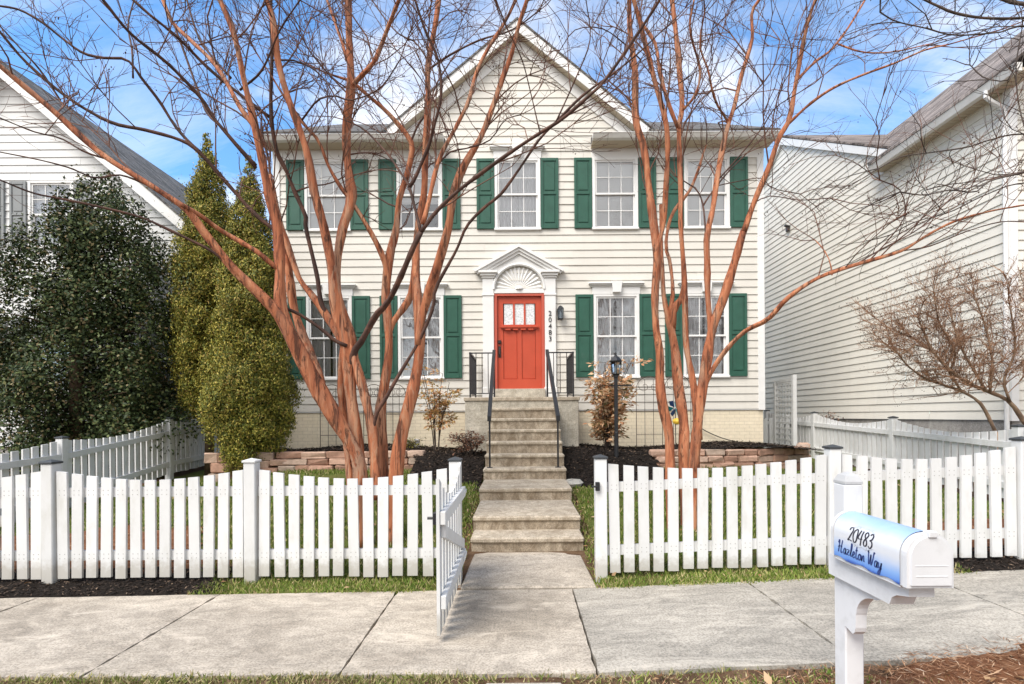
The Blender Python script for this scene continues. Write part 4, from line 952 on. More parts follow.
# ================================================================== TREES
def smooth_px(pts, th0, th1, step=7.0):
    """Catmull-Rom through pixel points (x, y[, thickness])"""
    own = len(pts[0]) == 3
    q = smooth(pts, 8); out = [q[0]]
    for p in q[1:]:
        if np.hypot(*(p - out[-1])[:2]) >= step: out.append(p)
    if np.hypot(*(q[-1] - out[-1])[:2]) > 1: out.append(q[-1])
    L = np.cumsum([0] + [np.hypot(*(b - a)[:2]) for a, b in zip(out, out[1:])]); t = L/L[-1]
    return out, t, [p[2] for p in out] if own else [lerp(th0, th1, k**.9) for k in t]
class Tree:
    def __init__(s, Y0, seed): s.Y0 = Y0; s.r = random.Random(seed); s.limbs = []; s.px = []; s.trunk = MB(); s.tw = MB(); s.seed = []; s.no_twig = 0
    def near(s, p):
        if not s.px: return s.Y0
        return min(s.px, key=lambda q: (q[0] - p[0])**2 + (q[1] - p[1])**2)[2]
    def limb(s, pts, t0, t1, dY=0.0, dark=False, ext=0.0, Y=None, twigs=1.0, gray=False, low=False):
        pp, t, th = smooth_px(pts, t0, t1); Ys = s.near(pts[0]) if Y is None else Y
        ph = s.r.uniform(0, 6)
        P3 = []; rad = []
        for p, k, w in zip(pp, t, th):
            yy = Ys + dY*k**1.2 + .05*math.sin(ph + k*7)*min(1, k*4)*min(1.0, abs(dY) + .5)
            w = w*(.76 if w > 9 else .70)*(.82 if dark else 1)
            P3.append(P(p[0], p[1], yy)); rad.append(max(.005, w*.5*yy/F)*(1 + .08*math.sin(ph + k*23) + .06*math.sin(ph*2 + k*51) + .16*max(0, math.sin(ph*3 + k*37) - .8)*5*.6))
            s.px.append((p[0], p[1], yy))
        if ext > 0:
            d = (P3[-1] - P3[-3]).normalized(); m = max(2, int(ext/.12)); r0 = rad[-1]
            for k in range(1, m + 1):
                d = (d + Vector((s.r.uniform(-.12, .12), s.r.uniform(-.12, .12), .05))).normalized(); P3.append(P3[-1] + d*ext/m); rad.append(lerp(r0, r0*.35, k/m))
        a1, a2 = s.r.uniform(0, 6), s.r.uniform(0, 6)
        sq = lambda i, a: .12*math.sin(2*a + a1 + i*.15) + .09*math.sin(3*a + a2 - i*.21) + .04*math.sin(5*a + i*.5)
        big = max(rad) > .03
        s.trunk.cur = 1 if dark else 0; s.trunk.tube(P3, rad, 14 if big else 7, True, sq if big else None)
        s.limbs.append((P3, rad, twigs, low)); return s
    def twig(s, p, d, L, r, lev, zmin):
        n = 5 if lev == 1 else (4 if lev == 2 else 3); pts = [p]; dd = d.normalized(); R_ = s.r
        bend = Vector((R_.gauss(0, .16), R_.gauss(0, .16), R_.gauss(.06, .14)))
        for k in range(n):
            dd = (dd + bend + Vector((R_.gauss(0, .14), R_.gauss(0, .14), R_.gauss(0, .12)))).normalized(); pts.append(pts[-1] + dd*(L/n))
        rr = [lerp(r, r*.45, k/n) for k in range(n + 1)]
        s.tw.tube(pts, rr, 4 if lev == 1 else 3, False)
        if lev < 3:
            m = int(L*(s.dens[lev - 1])*R_.uniform(.7, 1.3) + .5); side = R_.choice((-1, 1))
            for j in range(m):
                t = R_.uniform(.15, 1.0)*n; i = min(n - 1, int(t)); q = pts[i].lerp(pts[i+1], t - i); tg = (pts[i+1] - pts[i]).normalized()
                v = tg*.85 + Vector((R_.gauss(0, .52), R_.gauss(0, .52), R_.gauss(.18, .4)))
                s.twig(q, v, L*R_.uniform(.30, .62), r*.62, lev + 1, zmin)
        elif R_.random() < s.seedp: s.seed.append(pts[-1])
    def twigs(s, every=.17, zmin=3.2, dens=(4.6, 6.5), seedp=.11, L=(.55, 1.4), rk=.42, zj=.9):
        s.dens = dens; s.seedp = seedp; R_ = s.r
        for P3, rad, tw, low in s.limbs:
            if tw <= 0: continue
            acc = R_.uniform(0, every)
            for i in range(1, len(P3)):
                seg = P3[i] - P3[i-1]; acc += seg.length*tw
                while acc > every:
                    acc -= every*R_.uniform(.7, 1.3)
                    p = P3[i]
                    if p.z < (2.75 if low else zmin + R_.uniform(0, zj)) or rad[i] > .055 and R_.random() < .6: continue
                    v = seg.normalized()*.75 + Vector((R_.gauss(0, .5), R_.gauss(0, .5), R_.gauss(.38, .35)))
                    s.twig(p, v, R_.uniform(*L), min(.0095, max(.0046, rad[i]*rk)), 1, zmin)
            if tw > 0 and rad[-1] < .02:
                for _ in range(2):
                    v = (P3[-1] - P3[-2]).normalized() + Vector((R_.gauss(0, .4), R_.gauss(0, .4), R_.gauss(.1, .3))); s.twig(P3[-1], v, R_.uniform(*L), max(.005, rad[-1]*.8), 1, zmin)
    def seeds(s):
        m = s.tw; m.cur = 1
        for p in s.seed:
            for _ in range(s.r.randint(1, 4)):
                q = p + Vector((s.r.gauss(0, .025), s.r.gauss(0, .025), s.r.gauss(0, .02))); r = s.r.uniform(.005, .009)
                m.add([q + Vector(v)*r for v in ((1, 0, 0), (-1, 0, 0), (0, 1, 0), (0, -1, 0), (0, 0, 1.2), (0, 0, -1.2))], [(0, 2, 4), (2, 1, 4), (1, 3, 4), (3, 0, 4), (2, 0, 5), (1, 2, 5), (3, 1, 5), (0, 3, 5)])
    def finish(s, root, bark='bark', dark='bark_dark', tw='twig'):
        s.trunk.build('trunk', [M[bark], M[dark]], root, smooth=True)
        s.seeds(); s.tw.build('twigs', [M[tw], M['seed']], root, smooth=True)
# ---- large tree on the left lawn
b0 = P(362, 545, 5.55); root = thing('bare_tree', 'large multi trunk bare tree with peeling orange bark behind the fence beside the gate', 'tree', (b0.x, 5.55, hz(b0.x, 5.55)), 'bare crape myrtles in the front yard')
T = Tree(5.6, 3)
T.limb([(360, 548, 24), (360, 500, 22), (360, 466, 20), (352, 445, 18.5), (334, 415, 18), (312, 378, 17), (290, 335, 16), (275, 311, 14), (256, 291, 12), (233, 268, 11), (205, 233, 10), (187, 210, 9.5), (150, 185, 8.5), (100, 153, 7.5), (50, 108, 7), (0, 66, 6)], 0, 0, -1.25, ext=.9, twigs=.9)
T.limb([(302, 366, 9), (290, 335, 13), (281, 308, 13.5), (280, 285, 12.5), (280, 262, 12), (277, 225, 11.5), (268, 190, 11), (258, 140, 10), (245, 85, 8.5), (234, 35, 7.5), (220, 0, 6.5)], 0, 0, -.3, ext=1.0)
T.limb([(324, 398), (317, 370), (300, 328), (292, 300), (289, 275), (284, 245), (280, 232)], 12, 9.5, .3, Y=5.62, twigs=0)
T.limb([(283, 236), (256, 215), (233, 190), (200, 153), (180, 140), (145, 130), (110, 122), (67, 97), (27, 63), (0, 32)], 7.5, 4.5, -.9, ext=.8, dark=True)
T.limb([(279, 270), (268, 261), (256, 251), (237, 240), (217, 228), (198, 214), (180, 204)], 7.5, 6, -.4, twigs=.6)
T.limb([(362, 520, 13), (361, 480, 14), (357, 440, 14.5), (352, 400, 14), (349, 370, 14.5), (347, 345, 15), (339, 318, 15), (334, 290, 14), (332, 270, 13.5), (324, 228, 12), (314, 190, 11), (306, 148, 10), (289, 100, 9), (278, 60, 8), (273, 20, 7.5), (266, 0, 7)], 0, 0, -.35, ext=.9, Y=5.6)
T.limb([(352, 500, 11), (347, 440, 11), (342, 395, 10.5), (342, 360, 9), (346, 335, 6)], 0, 0, .05, Y=5.7, twigs=0)
T.limb([(376, 500, 10), (373, 440, 12), (366, 402, 12), (358, 372, 12), (351, 348, 11.5), (345, 325, 10), (340, 310, 7)], 0, 0, 0.05, Y=5.53, twigs=0)
T.limb([(352, 380, 7), (346, 350, 10), (338, 335, 10.5), (322, 309, 10), (310, 293, 9), (300, 280, 8.5), (293, 262, 8), (286, 240, 7.5), (281, 225, 7), (276, 205, 6.5), (270, 175, 5)], 0, 0, .4, twigs=.5)
T.limb([(330, 322), (321, 302), (317, 275), (306, 228), (306, 217), (294, 190), (284, 165), (276, 148), (271, 110), (272, 50), (271, 0)], 8, 5.5, -.3, dark=True, ext=.8)
T.limb([(294, 192), (312, 186), (328, 184), (344, 177)], 3, 2, .2, dark=True)
T.limb([(356, 375, 8), (353, 350, 11), (349, 333, 12), (342, 315, 12), (336, 288, 11), (337, 262, 12), (343, 228, 12.5), (349, 211, 13), (352, 196, 14.5), (350, 180, 12), (347, 155, 11.5), (347, 123, 11), (351, 87, 10), (349, 43, 9), (348, 0, 8)], 0, 0, .1, Y=5.58, ext=1.0)
T.limb([(350, 88), (362, 75), (375, 60), (389, 25), (399, 0)], 7, 5, -.4, ext=.7)
T.limb([(347, 60), (342, 42), (334, 20), (327, 0)], 5, 3.5, .4, ext=.5)
T.limb([(360, 95), (335, 80), (320, 60), (306, 55)], 2.5, 1.5, .4, dark=True)
T.limb([(384, 545, 17), (383, 500, 16), (383, 456, 15), (380, 415, 14), (384, 388, 13), (389, 351, 12), (388, 318, 11.5), (386, 295, 11), (388, 268, 10.5), (391, 250, 9), (396, 230, 8.5), (399, 200, 8), (406, 177, 7.5), (412, 150, 7), (409, 138, 6), (398, 124, 5.5), (385, 110, 5), (366, 94, 4.5), (352, 82, 4), (335, 76, 3)], 0, 0, .2, Y=5.75, ext=.5, twigs=.8)
T.limb([(387, 300, 6), (387, 278, 8), (383, 258, 7.5), (371, 233, 7), (354, 205, 6), (340, 186, 5.5), (328, 165, 5), (318, 140, 4.5), (300, 120, 4), (286, 100, 3.2)], 0, 0, -.35, ext=.5)
T.limb([(410, 144), (418, 125), (428, 110), (436, 85), (450, 62)], 4, 2.5, .5, dark=True)
T.limb([(351, 372), (354, 352), (362, 340), (376, 315), (388, 302), (401, 276), (413, 248), (421, 232)], 10, 8, -.5, dark=True, twigs=.3)
T.limb([(421, 232), (414, 205), (409, 186), (400, 172), (390, 157), (375, 140), (362, 128), (345, 120)], 6, 2.5, .5, dark=True)
T.limb([(409, 188), (415, 178), (422, 162), (429, 145), (434, 126), (441, 95), (438, 60), (425, 30), (415, 0)], 6.5, 4, -.4, dark=True, ext=.6)
T.limb([(421, 232), (436, 212), (458, 191), (494, 164), (520, 146), (540, 133), (562, 119), (590, 95), (605, 80), (632, 42), (652, 12), (662, -4)], 7, 5, -.9, dark=True, ext=.8)
T.limb([(371, 445), (376, 415), (386, 398), (399, 375), (419, 341), (433, 308), (436, 288), (456, 251), (467, 226), (485, 207), (501, 194), (520, 168), (539, 140), (556, 122), (580, 98), (598, 84)], 7, 4, -1.0, dark=True, ext=.9)
T.limb([(388, 345, 6), (391, 326, 8), (399, 314, 8.5), (410, 297, 8.5), (414, 270, 7), (416, 240, 5)], 0, 0, .15, twigs=0)
T.limb([(392, 548, 17), (394, 500, 16), (398, 456, 15), (403, 428, 14.5), (413, 388, 14), (419, 355, 14), (420, 328, 14.5), (418, 300, 13), (416, 270, 11), (418, 228, 10), (424, 195, 9), (425, 162, 8.5), (428, 100, 7.5), (428, 67, 7), (436, 20, 6.5), (439, 0, 6)], 0, 0, .35, Y=5.65, ext=.8)
T.limb([(418, 345, 8), (421, 322, 11), (427, 300, 11.5), (436, 271, 11), (448, 228, 10), (453, 195, 9.5), (463, 168, 9), (483, 133, 8), (503, 77, 7), (512, 52, 6.5), (520, 20, 6), (527, 0, 5)], 0, 0, -.2, ext=.7)
T.limb([(423, 224), (428, 205), (439, 160), (456, 127), (469, 100), (476, 73), (489, 47), (506, 20), (516, 0)], 7, 4, .4, ext=.6)
T.limb([(438, 165), (450, 152), (468, 148), (490, 140), (505, 120), (520, 115)], 3, 1.6, .5, dark=True)
# upper reaches on the left
T.limb([(256, 168), (233, 141), (213, 117), (200, 97), (167, 63), (130, 33), (103, 0)], 6.5, 5, -.9, dark=True, ext=.7)
T.limb([(262, 145), (256, 130), (240, 107), (217, 67), (190, 40), (172, 22), (163, 0)], 7, 5, .3, ext=.7)
T.limb([(271, 118), (256, 107), (232, 88), (207, 67), (177, 37), (150, 15), (133, 0)], 6, 4.5, -.5, dark=True, ext=.6)
T.limb([(200, 152), (187, 140), (173, 123), (160, 102), (143, 80), (127, 60), (104, 58), (83, 53), (62, 38), (43, 23), (20, 10), (0, 6)], 5.5, 3.5, -.7, dark=True, ext=.6)
T.limb([(256, 165), (240, 148), (230, 137), (216, 122), (207, 113), (196, 85), (187, 60), (176, 30), (167, 8), (160, -8)], 5, 3, .5, dark=True, ext=.5)
T.limb([(231, 78), (215, 60), (200, 40), (192, 18), (187, 0)], 4, 3, .3, dark=True)
T.limb([(347, 346), (334, 340), (320, 328), (297, 313), (277, 305), (255, 287), (236, 271), (213, 252), (190, 240), (165, 228), (140, 217), (100, 207), (62, 199), (33, 193), (0, 180)], 6.5, 3, -1.5, dark=True, ext=.8, twigs=.8, Y=5.5)
T.limb([(110, 160), (85, 152), (60, 138), (35, 132), (0, 118)], 3.5, 2, -.5, dark=True)
T.limb([(150, 186), (120, 175), (95, 178), (70, 168), (40, 160), (0, 152)], 3.5, 2, -.6, dark=True)
T.limb([(133, 78), (132, 50), (128, 25), (134, 0)], 3.5, 2, .3, dark=True)
T.limb([(60, 100), (40, 70), (20, 48), (0, 26)], 3.5, 2.5, -.3, dark=True)
T.limb([(240, 90), (262, 70), (280, 30), (300, 0)], 4, 2.5, -.5, dark=True)
T.limb([(273, 60), (300, 62), (325, 80), (345, 118)], 3, 2, -.3, dark=True)
T.limb([(302, 120), (318, 100), (335, 96), (352, 100), (380, 88), (400, 60)], 3.5, 2, -.6, dark=True)
T.limb([(428, 70), (450, 55), (480, 40), (512, 30), (540, 10)], 4, 2.2, -.8, dark=True)
T.limb([(428, 60), (415, 42), (400, 35), (386, 20), (372, 0)], 3, 2, .4, dark=True)
T.limb([(556, 122), (575, 80), (590, 40), (586, 0)], 3, 1.8, -.3, dark=True)
T.limb([(540, 133), (530, 90), (522, 60), (508, 30)], 2.2, 1.4, -.4, dark=True)
T.twigs(every=.37, zmin=3.3)
T.finish(root)
# ---- second tree
b0 = P(686, 532, 5.95); root2 = thing('bare_tree', 'bare tree with slender orange trunks behind the fence near the mailbox', 'tree', (b0.x, 5.95, hz(b0.x, 5.95)), 'bare crape myrtles in the front yard')
T = Tree(5.95, 8)
T.limb([(673, 536, 13.5), (671, 490, 13), (670, 456, 12.5), (669, 432, 12.5), (663, 406, 11.5), (660, 381, 11), (660, 355, 10.5), (656, 328, 10.5), (655, 295, 10.5), (657, 261, 11), (655, 238, 10.5), (653, 222, 9.5), (649, 187, 9), (644, 147, 9), (636, 120, 8.5), (635, 73, 7.5), (630, 33, 7), (629, 0, 6.5)], 0, 0, .3, ext=.8)
T.limb([(656, 275), (658, 246), (663, 228), (665, 205), (667, 133), (655, 83), (642, 30), (634, 0)], 7.5, 5.5, -.4, ext=.8)
T.limb([(686, 540, 13), (685, 490, 12.5), (684, 456, 12), (684, 425, 12), (678, 385, 11.5), (675, 352, 11), (669.5, 322, 10), (664, 298, 7), (662, 262, 6), (661, 228, 5), (661, 205, 4.5)], 0, 0, .5, Y=6.05, twigs=.4)
T.limb([(673, 335, 6), (671, 312, 7), (673, 290, 6), (670, 262, 5.5), (666, 245, 5), (672, 215, 4.5), (690, 190, 4), (700, 165, 3)], 0, 0, .6, ext=.3)
T.limb([(673, 330, 7), (675, 308, 8), (682, 298, 7.5), (685, 282, 6)], 0, 0, -.1, twigs=0)
T.limb([(694, 540), (694, 490), (695, 456), (699, 415), (704, 378), (712, 328), (722, 301), (735, 261), (744, 230)], 15, 9, -.2, Y=5.9, twigs=0)
T.limb([(698, 440), (696, 405), (691, 372), (686, 345), (685, 300), (684, 270), (681, 228), (681, 187), (679, 130), (682, 107), (679, 67), (675, 25), (672, 0)], 9.5, 5.5, .2, ext=.8, twigs=.8)
T.limb([(679, 130), (672, 113), (665, 92), (659, 67), (655, 43), (640, 20), (633, 0)], 6, 4, .3, ext=.5)
T.limb([(711, 342), (709.5, 318), (707.5, 296), (707, 261), (707, 237), (713, 209), (717, 180), (723, 146), (729, 122), (734, 107), (742, 73), (752, 40), (752, 12), (762, -4)], 9, 4.5, .3, ext=.7)
T.limb([(744, 232), (754, 203), (769, 167), (779, 138), (789, 120), (795, 87), (799, 65), (806, 30), (815, 0)], 9, 3.5, -.3, ext=.5)
T.limb([(788, 124), (811, 103), (835, 87), (865, 74), (895, 63), (925, 50), (950, 44), (985, 34)], 4.6, 1.4, -.9, ext=.6)
T.limb([(797, 80), (815, 62), (831, 50), (848, 28), (865, 0)], 4, 2.5, .3, ext=.5)
T.limb([(838, 44), (862, 52), (892, 52), (930, 44)], 2.5, 1.4, -.4)
T.limb([(702, 396), (709, 376), (725, 351), (745, 331), (768, 319), (788, 298), (818, 278), (855, 265), (901, 251), (924, 237), (955, 221), (991, 211), (1024, 205)], 7.5, 2.4, -1.3, ext=.5, twigs=1.15, low=True)
T.limb([(832, 275), (830, 262), (824, 250), (815, 240)], 2, 1.2, .2)
T.limb([(870, 260), (890, 238), (905, 215), (900, 190), (880, 180)], 2.5, 1.3, -.3, dark=True, low=True, twigs=1.0)
T.limb([(901, 251), (930, 246), (965, 232), (1000, 222), (1030, 222)], 2.5, 1.3, -.6, dark=True, low=True, twigs=1.0)
T.limb([(855, 265), (880, 250), (920, 228), (950, 200), (985, 180)], 2.6, 1.3, .4, dark=True, low=True, twigs=1.0)
T.limb([(706, 236), (703, 205), (697, 190), (687, 183), (676, 176)], 3.2, 2, .4, dark=True, gray=True)
T.limb([(703, 206), (712, 192), (730, 170), (760, 140), (775, 120)], 3, 1.6, .5, dark=True)
T.limb([(716, 182), (736, 160), (762, 128), (775, 108), (800, 92)], 3, 1.6, -.4, dark=True)
T.limb([(754, 203), (770, 196), (800, 200), (830, 198)], 2.0, 1.0, -.2, dark=True)
T.limb([(716, 186), (735, 182), (762, 178), (772, 188), (800, 194)], 1.8, 1.0, .1, dark=True)
T.limb([(636, 110), (622, 92), (606, 78), (600, 60)], 3, 1.8, .4, dark=True)
T.limb([(729, 123), (715, 100), (708, 70), (700, 45), (705, 10)], 3.5, 2, -.5)
T.limb([(732, 112), (752, 95), (772, 70), (780, 40)], 3, 1.8, .6, dark=True)
T.limb([(681, 112), (695, 95), (700, 70), (690, 30), (694, 0)], 4, 2.6, -.3)
T.limb([(641, 60), (620, 40), (600, 28), (575, 30), (560, 50)], 2.4, 1.4, -.6, dark=True)
T.twigs(every=.37, zmin=3.7)
T.finish(root2)
# ---- street tree outside the frame on the right, its branches hang into view
root3 = thing('bare_tree', 'dark limbed tree hanging its branches in front of the pale neighbouring wall', 'tree', (7.2, 4.2, .1))
T = Tree(4.3, 21)
T.trunk.tube(smooth([(7.3, 4.2, .0), (7.25, 4.2, 1.2), (7.3, 4.25, 2.6), (7.2, 4.3, 4.2), (7.0, 4.3, 5.8)], 5), [.17, .17, .165, .16, .16, .155, .15, .15, .145, .14, .14, .135, .13, .13, .125, .12, .12, .11, .10, .09, .08], 12)
q0 = lambda x, y, z: tuple(VX + F*a for a in (0,)) and ((VX + F*x/4.3), (VY - F*(z - CH)/4.3))
for pts, a, b, dy, tw in (
    ([(1320, 80), (1180, 40), (1080, 14), (1024, 18), (985, 18), (955, 13), (938, 6), (921, -2), (890, -18)], 9, 3, .2, 1),
    ([(1180, 42), (1100, 32), (1024, 26), (1001, 32), (955, 35), (925, 28), (895, 21), (880, 12)], 5, 1.4, -.3, 1),
    ([(1200, 30), (1100, 10), (1024, 4), (1000, -2)], 10, 6, .5, 1),
    ([(1320, 220), (1200, 165), (1100, 140), (1024, 134), (990, 140), (968, 147), (935, 152), (901, 157), (880, 168)], 6.5, 1.4, .3, .8),
    ([(1100, 140), (1060, 160), (1024, 172), (990, 181), (975, 192), (950, 190), (924, 195), (900, 192)], 5, 1.2, -.4, .8),
    ([(1320, 260), (1180, 215), (1080, 190), (1024, 183), (985, 195), (950, 212), (915, 222), (890, 235)], 5, 1.2, .5, .8),
    ([(1060, 20), (1035, 40), (1016, 62), (1008, 80), (985, 78), (970, 65)], 2.6, 1.2, .3, 1),
    ([(1060, 215), (1036, 160), (1020, 110), (1016, 70), (1020, 40)], 2.6, 1.2, .2, 1)):
    T.limb(pts, a, b, dy, dark=True, Y=4.3, twigs=tw)
T.twigs(every=.22, zmin=2.9, L=(.25, .7), dens=(4.5, 5), seedp=.06)
T.finish(root3, bark='trunk', dark='twig_gray', tw='twig_gray')
# ---- bare shrub by the neighbouring wall
b0 = P(996, 432, 7.75); root4 = thing('bare_shrub', 'leafless tan shrub with dense fine twigs against the pale neighbouring wall', 'shrub', (b0.x, 7.75, hz(7.3, 7.75)))
T = Tree(7.75, 5); zb = hz(7.3, 7.75)
T.trunk.tube([(b0.x + .12, 7.75, zb - .05), (b0.x + .06, 7.75, zb + .5), (b0.x, 7.75, b0.z)], [.05, .043, .04], 8)
b1 = P(1027, 425, 7.8); T.trunk.tube([(b1.x + .15, 7.8, zb - .05), (b1.x + .08, 7.8, zb + .5), (b1.x, 7.8, b1.z)], [.055, .05, .045], 8)
for pts, a, b, dy in (([(996, 433), (986, 412), (978, 401), (961, 391), (940, 384), (925, 378), (908, 366), (897, 352)], 5, 2, .1), ([(1027, 426), (1010, 402), (990, 392), (968, 383), (950, 370), (932, 350), (918, 318)], 6, 2, -.2),
    ([(986, 391), (975, 372), (960, 345), (950, 312)], 4, 2, .2), ([(1010, 402), (1004, 380), (1015, 350), (1010, 305)], 4, 2, -.2), ([(961, 391), (945, 366), (925, 345), (905, 335), (890, 328)], 3.5, 1.5, .3), ([(990, 392), (992, 360), (985, 325), (975, 298)], 4, 1.6, 0),
    ([(1027, 424), (1040, 380), (1035, 340), (1030, 300)], 5, 2, .1), ([(932, 350), (915, 345), (900, 355), (886, 345)], 2.4, 1.2, -.2), ([(950, 372), (955, 350), (940, 325), (935, 300)], 3, 1.4, -.3)):
    T.limb(pts, a, b, dy, Y=7.75 if pts[0][0] != 1027 else 7.8, twigs=2.6)
T.twigs(every=.11, zmin=1.72, zj=.12, L=(.25, .6), dens=(15, 15), seedp=.35, rk=.35)
T.finish(root4, bark='shrub_bark', dark='shrub_bark', tw='shrub_twig')
def copy_thing(src, loc, rz, label, sc=1.0):
    r = src.copy(); C.objects.link(r); r.location = loc; r.rotation_euler = (0, 0, rz); r.scale = (sc, sc, sc); r['label'] = label; r['group'] = 'bare trees across the street'
    for ch in list(src.children): k = ch.copy(); C.objects.link(k); k.parent = r
    return r
for (x, y, rz, lab, src, sc) in ((-3.0, -11, 2.6, 'bare tree across the street facing the door, reflected in the windows', root, 1.25), (4.2, -12, .7, 'bare tree across the street beyond the mailbox, reflected in the windows', root2, 1.35), (-9.5, -12, 4.0, 'bare tree across the street opposite the holly, reflected in the windows', root2, 1.3), (10.5, -11, 1.9, 'bare tree across the street opposite the brown roof, reflected in the windows', root, 1.3)):
    copy_thing(src, (x, y, -.1), rz, lab, sc)
# ================================================================== EVERGREENS
def evergreen(name, label, cat, X, Y, prof, mat, nl, per, leaf, lr, ry=1.0, group=None, seed=1, up=.5, trunk=(.09, .05), inner=.25, lump=.10, lean=0.0, spray=0.0):
    """crown of leafy clumps: each clump is a small dome of leaf faces, set in a shell and (fewer) inside"""
    g = np.random.default_rng(seed); zb = hz(X, Y)
    t = thing(name, label, cat, (X, Y, zb), group)
    zs_ = np.array([p[0] for p in prof]); rs = np.array([p[1] for p in prof])
    zz = np.linspace(zs_[0], zs_[-1], 400); rr = np.interp(zz, zs_, rs); wgt = rr + .04; cdf = np.cumsum(wgt)/wgt.sum()
    z = np.interp((np.arange(nl) + g.random(nl))/nl, cdf, zz); th = (np.arange(nl)*2.39996 + g.normal(0, .35, nl))
    base = np.interp(z, zs_, rs); lum = 1 + lump*np.sin(3*th + 2.1*z) + lump*np.sin(2*th - 4.3*z + 1)
    k = np.where(g.random(nl) < inner, g.uniform(.25, .72, nl), g.uniform(.82, 1.10, nl))
    R1 = lr*(.55 + .8*g.random(nl))*np.clip(base/rs.max() + .35, .3, 1.1)
    rad = np.maximum(base*lum*k - R1*.55, 0)
    cen = np.stack([X + lean*(z - zs_[0])/(zs_[-1] - zs_[0]) + rad*np.cos(th), Y + rad*np.sin(th)*ry, z], 1)
    out = unit(np.stack([np.cos(th), np.sin(th)*ry, np.full(nl, up)], 1))
    cnt = np.maximum(20, (per*(R1/lr)**1.7).astype(int)); ci = np.repeat(np.arange(nl), cnt); n = len(ci)
    dv = unit(g.normal(0, 1, (n, 3)) + out[ci]*.9 + np.array([0, 0, .25])); p = cen[ci] + dv*(R1[ci]*(.62 + .48*g.random(n)))[:, None]*np.array([1, 1, 1.25])
    spk = g.random(n) < .07; p = p + (dv + np.array([0, 0, .6]))*(spk*g.random(n)*R1[ci]*.75)[:, None]
    nm = unit(dv + np.array([0, 0, .35]) + g.normal(0, .42, (n, 3))); q = g.normal(0, 1, (n, 3)) + np.array([0, 0, spray]); q = q - nm*np.sum(q*nm, 1, keepdims=True)
    d = unit(unit(q) + dv*.45)
    V, Fc = leaf_quads(p, d, nm, leaf[0]*(.6 + .8*g.random(n)), leaf[1]*(.7 + .6*g.random(n)))
    np_obj('foliage', V, Fc, mat, t)
    s = MB(); zt = lerp(zs_[0], zs_[-1], .9)
    s.tube([(X, Y, zb - .1), (X + .03, Y, lerp(zb, zt, .35)), (X - .02, Y + .02, lerp(zb, zt, .7)), (X, Y, zt)], [trunk[0], trunk[0]*.8, trunk[1], .015], 8)
    for q in range(0, nl, 4): s.tube([(X, Y, max(zb, cen[q][2] - .3)), tuple(lerp(np.array((X, Y, cen[q][2] - .15)), cen[q], .6)), tuple(cen[q])], [.02, .013, .005], 4)
    s.build('trunk', M['trunk'], t, smooth=True); return t
xA = P(204, 300, 10.2).x; xB = P(245, 300, 9.3).x
evergreen('arborvitae', 'taller narrow yellow green evergreen between the holly and the house', 'evergreen', xA + .08, 10.2, [(1.45, .22), (1.9, .42), (2.6, .54), (4.0, .50), (5.0, .39), (6.0, .24), (6.7, .10), (7.12, .01)], M['arbor'], 280, 520, (.050, .022), .19, group='yellow green evergreens by the house', seed=4, inner=.3, spray=1.6)
evergreen('arborvitae', 'shorter broad yellow green evergreen in front of the stone edging', 'evergreen', xB + .10, 9.3, [(.40, .32), (.9, .46), (1.3, .60), (1.8, .66), (2.3, .60), (2.9, .50), (4.0, .43), (5.0, .28), (5.7, .13), (6.22, .01)], M['arbor'], 380, 540, (.046, .021), .20, group='yellow green evergreens by the house', seed=6, inner=.3, spray=1.6)
evergreen('holly_tree', 'large dark glossy holly behind the fence in front of the white house', 'tree', -8.68, 10.0, [(.3, 1.5), (1.2, 1.72), (2.2, 1.74), (3.2, 1.64), (4.2, 1.38), (4.9, 1.08), (5.5, .72), (5.95, .36), (6.25, .06)], M['holly'], 345, 260, (.066, .040), .33, ry=.55, seed=9, up=.35, trunk=(.14, .06), inner=.35, lump=.2, lean=.62)
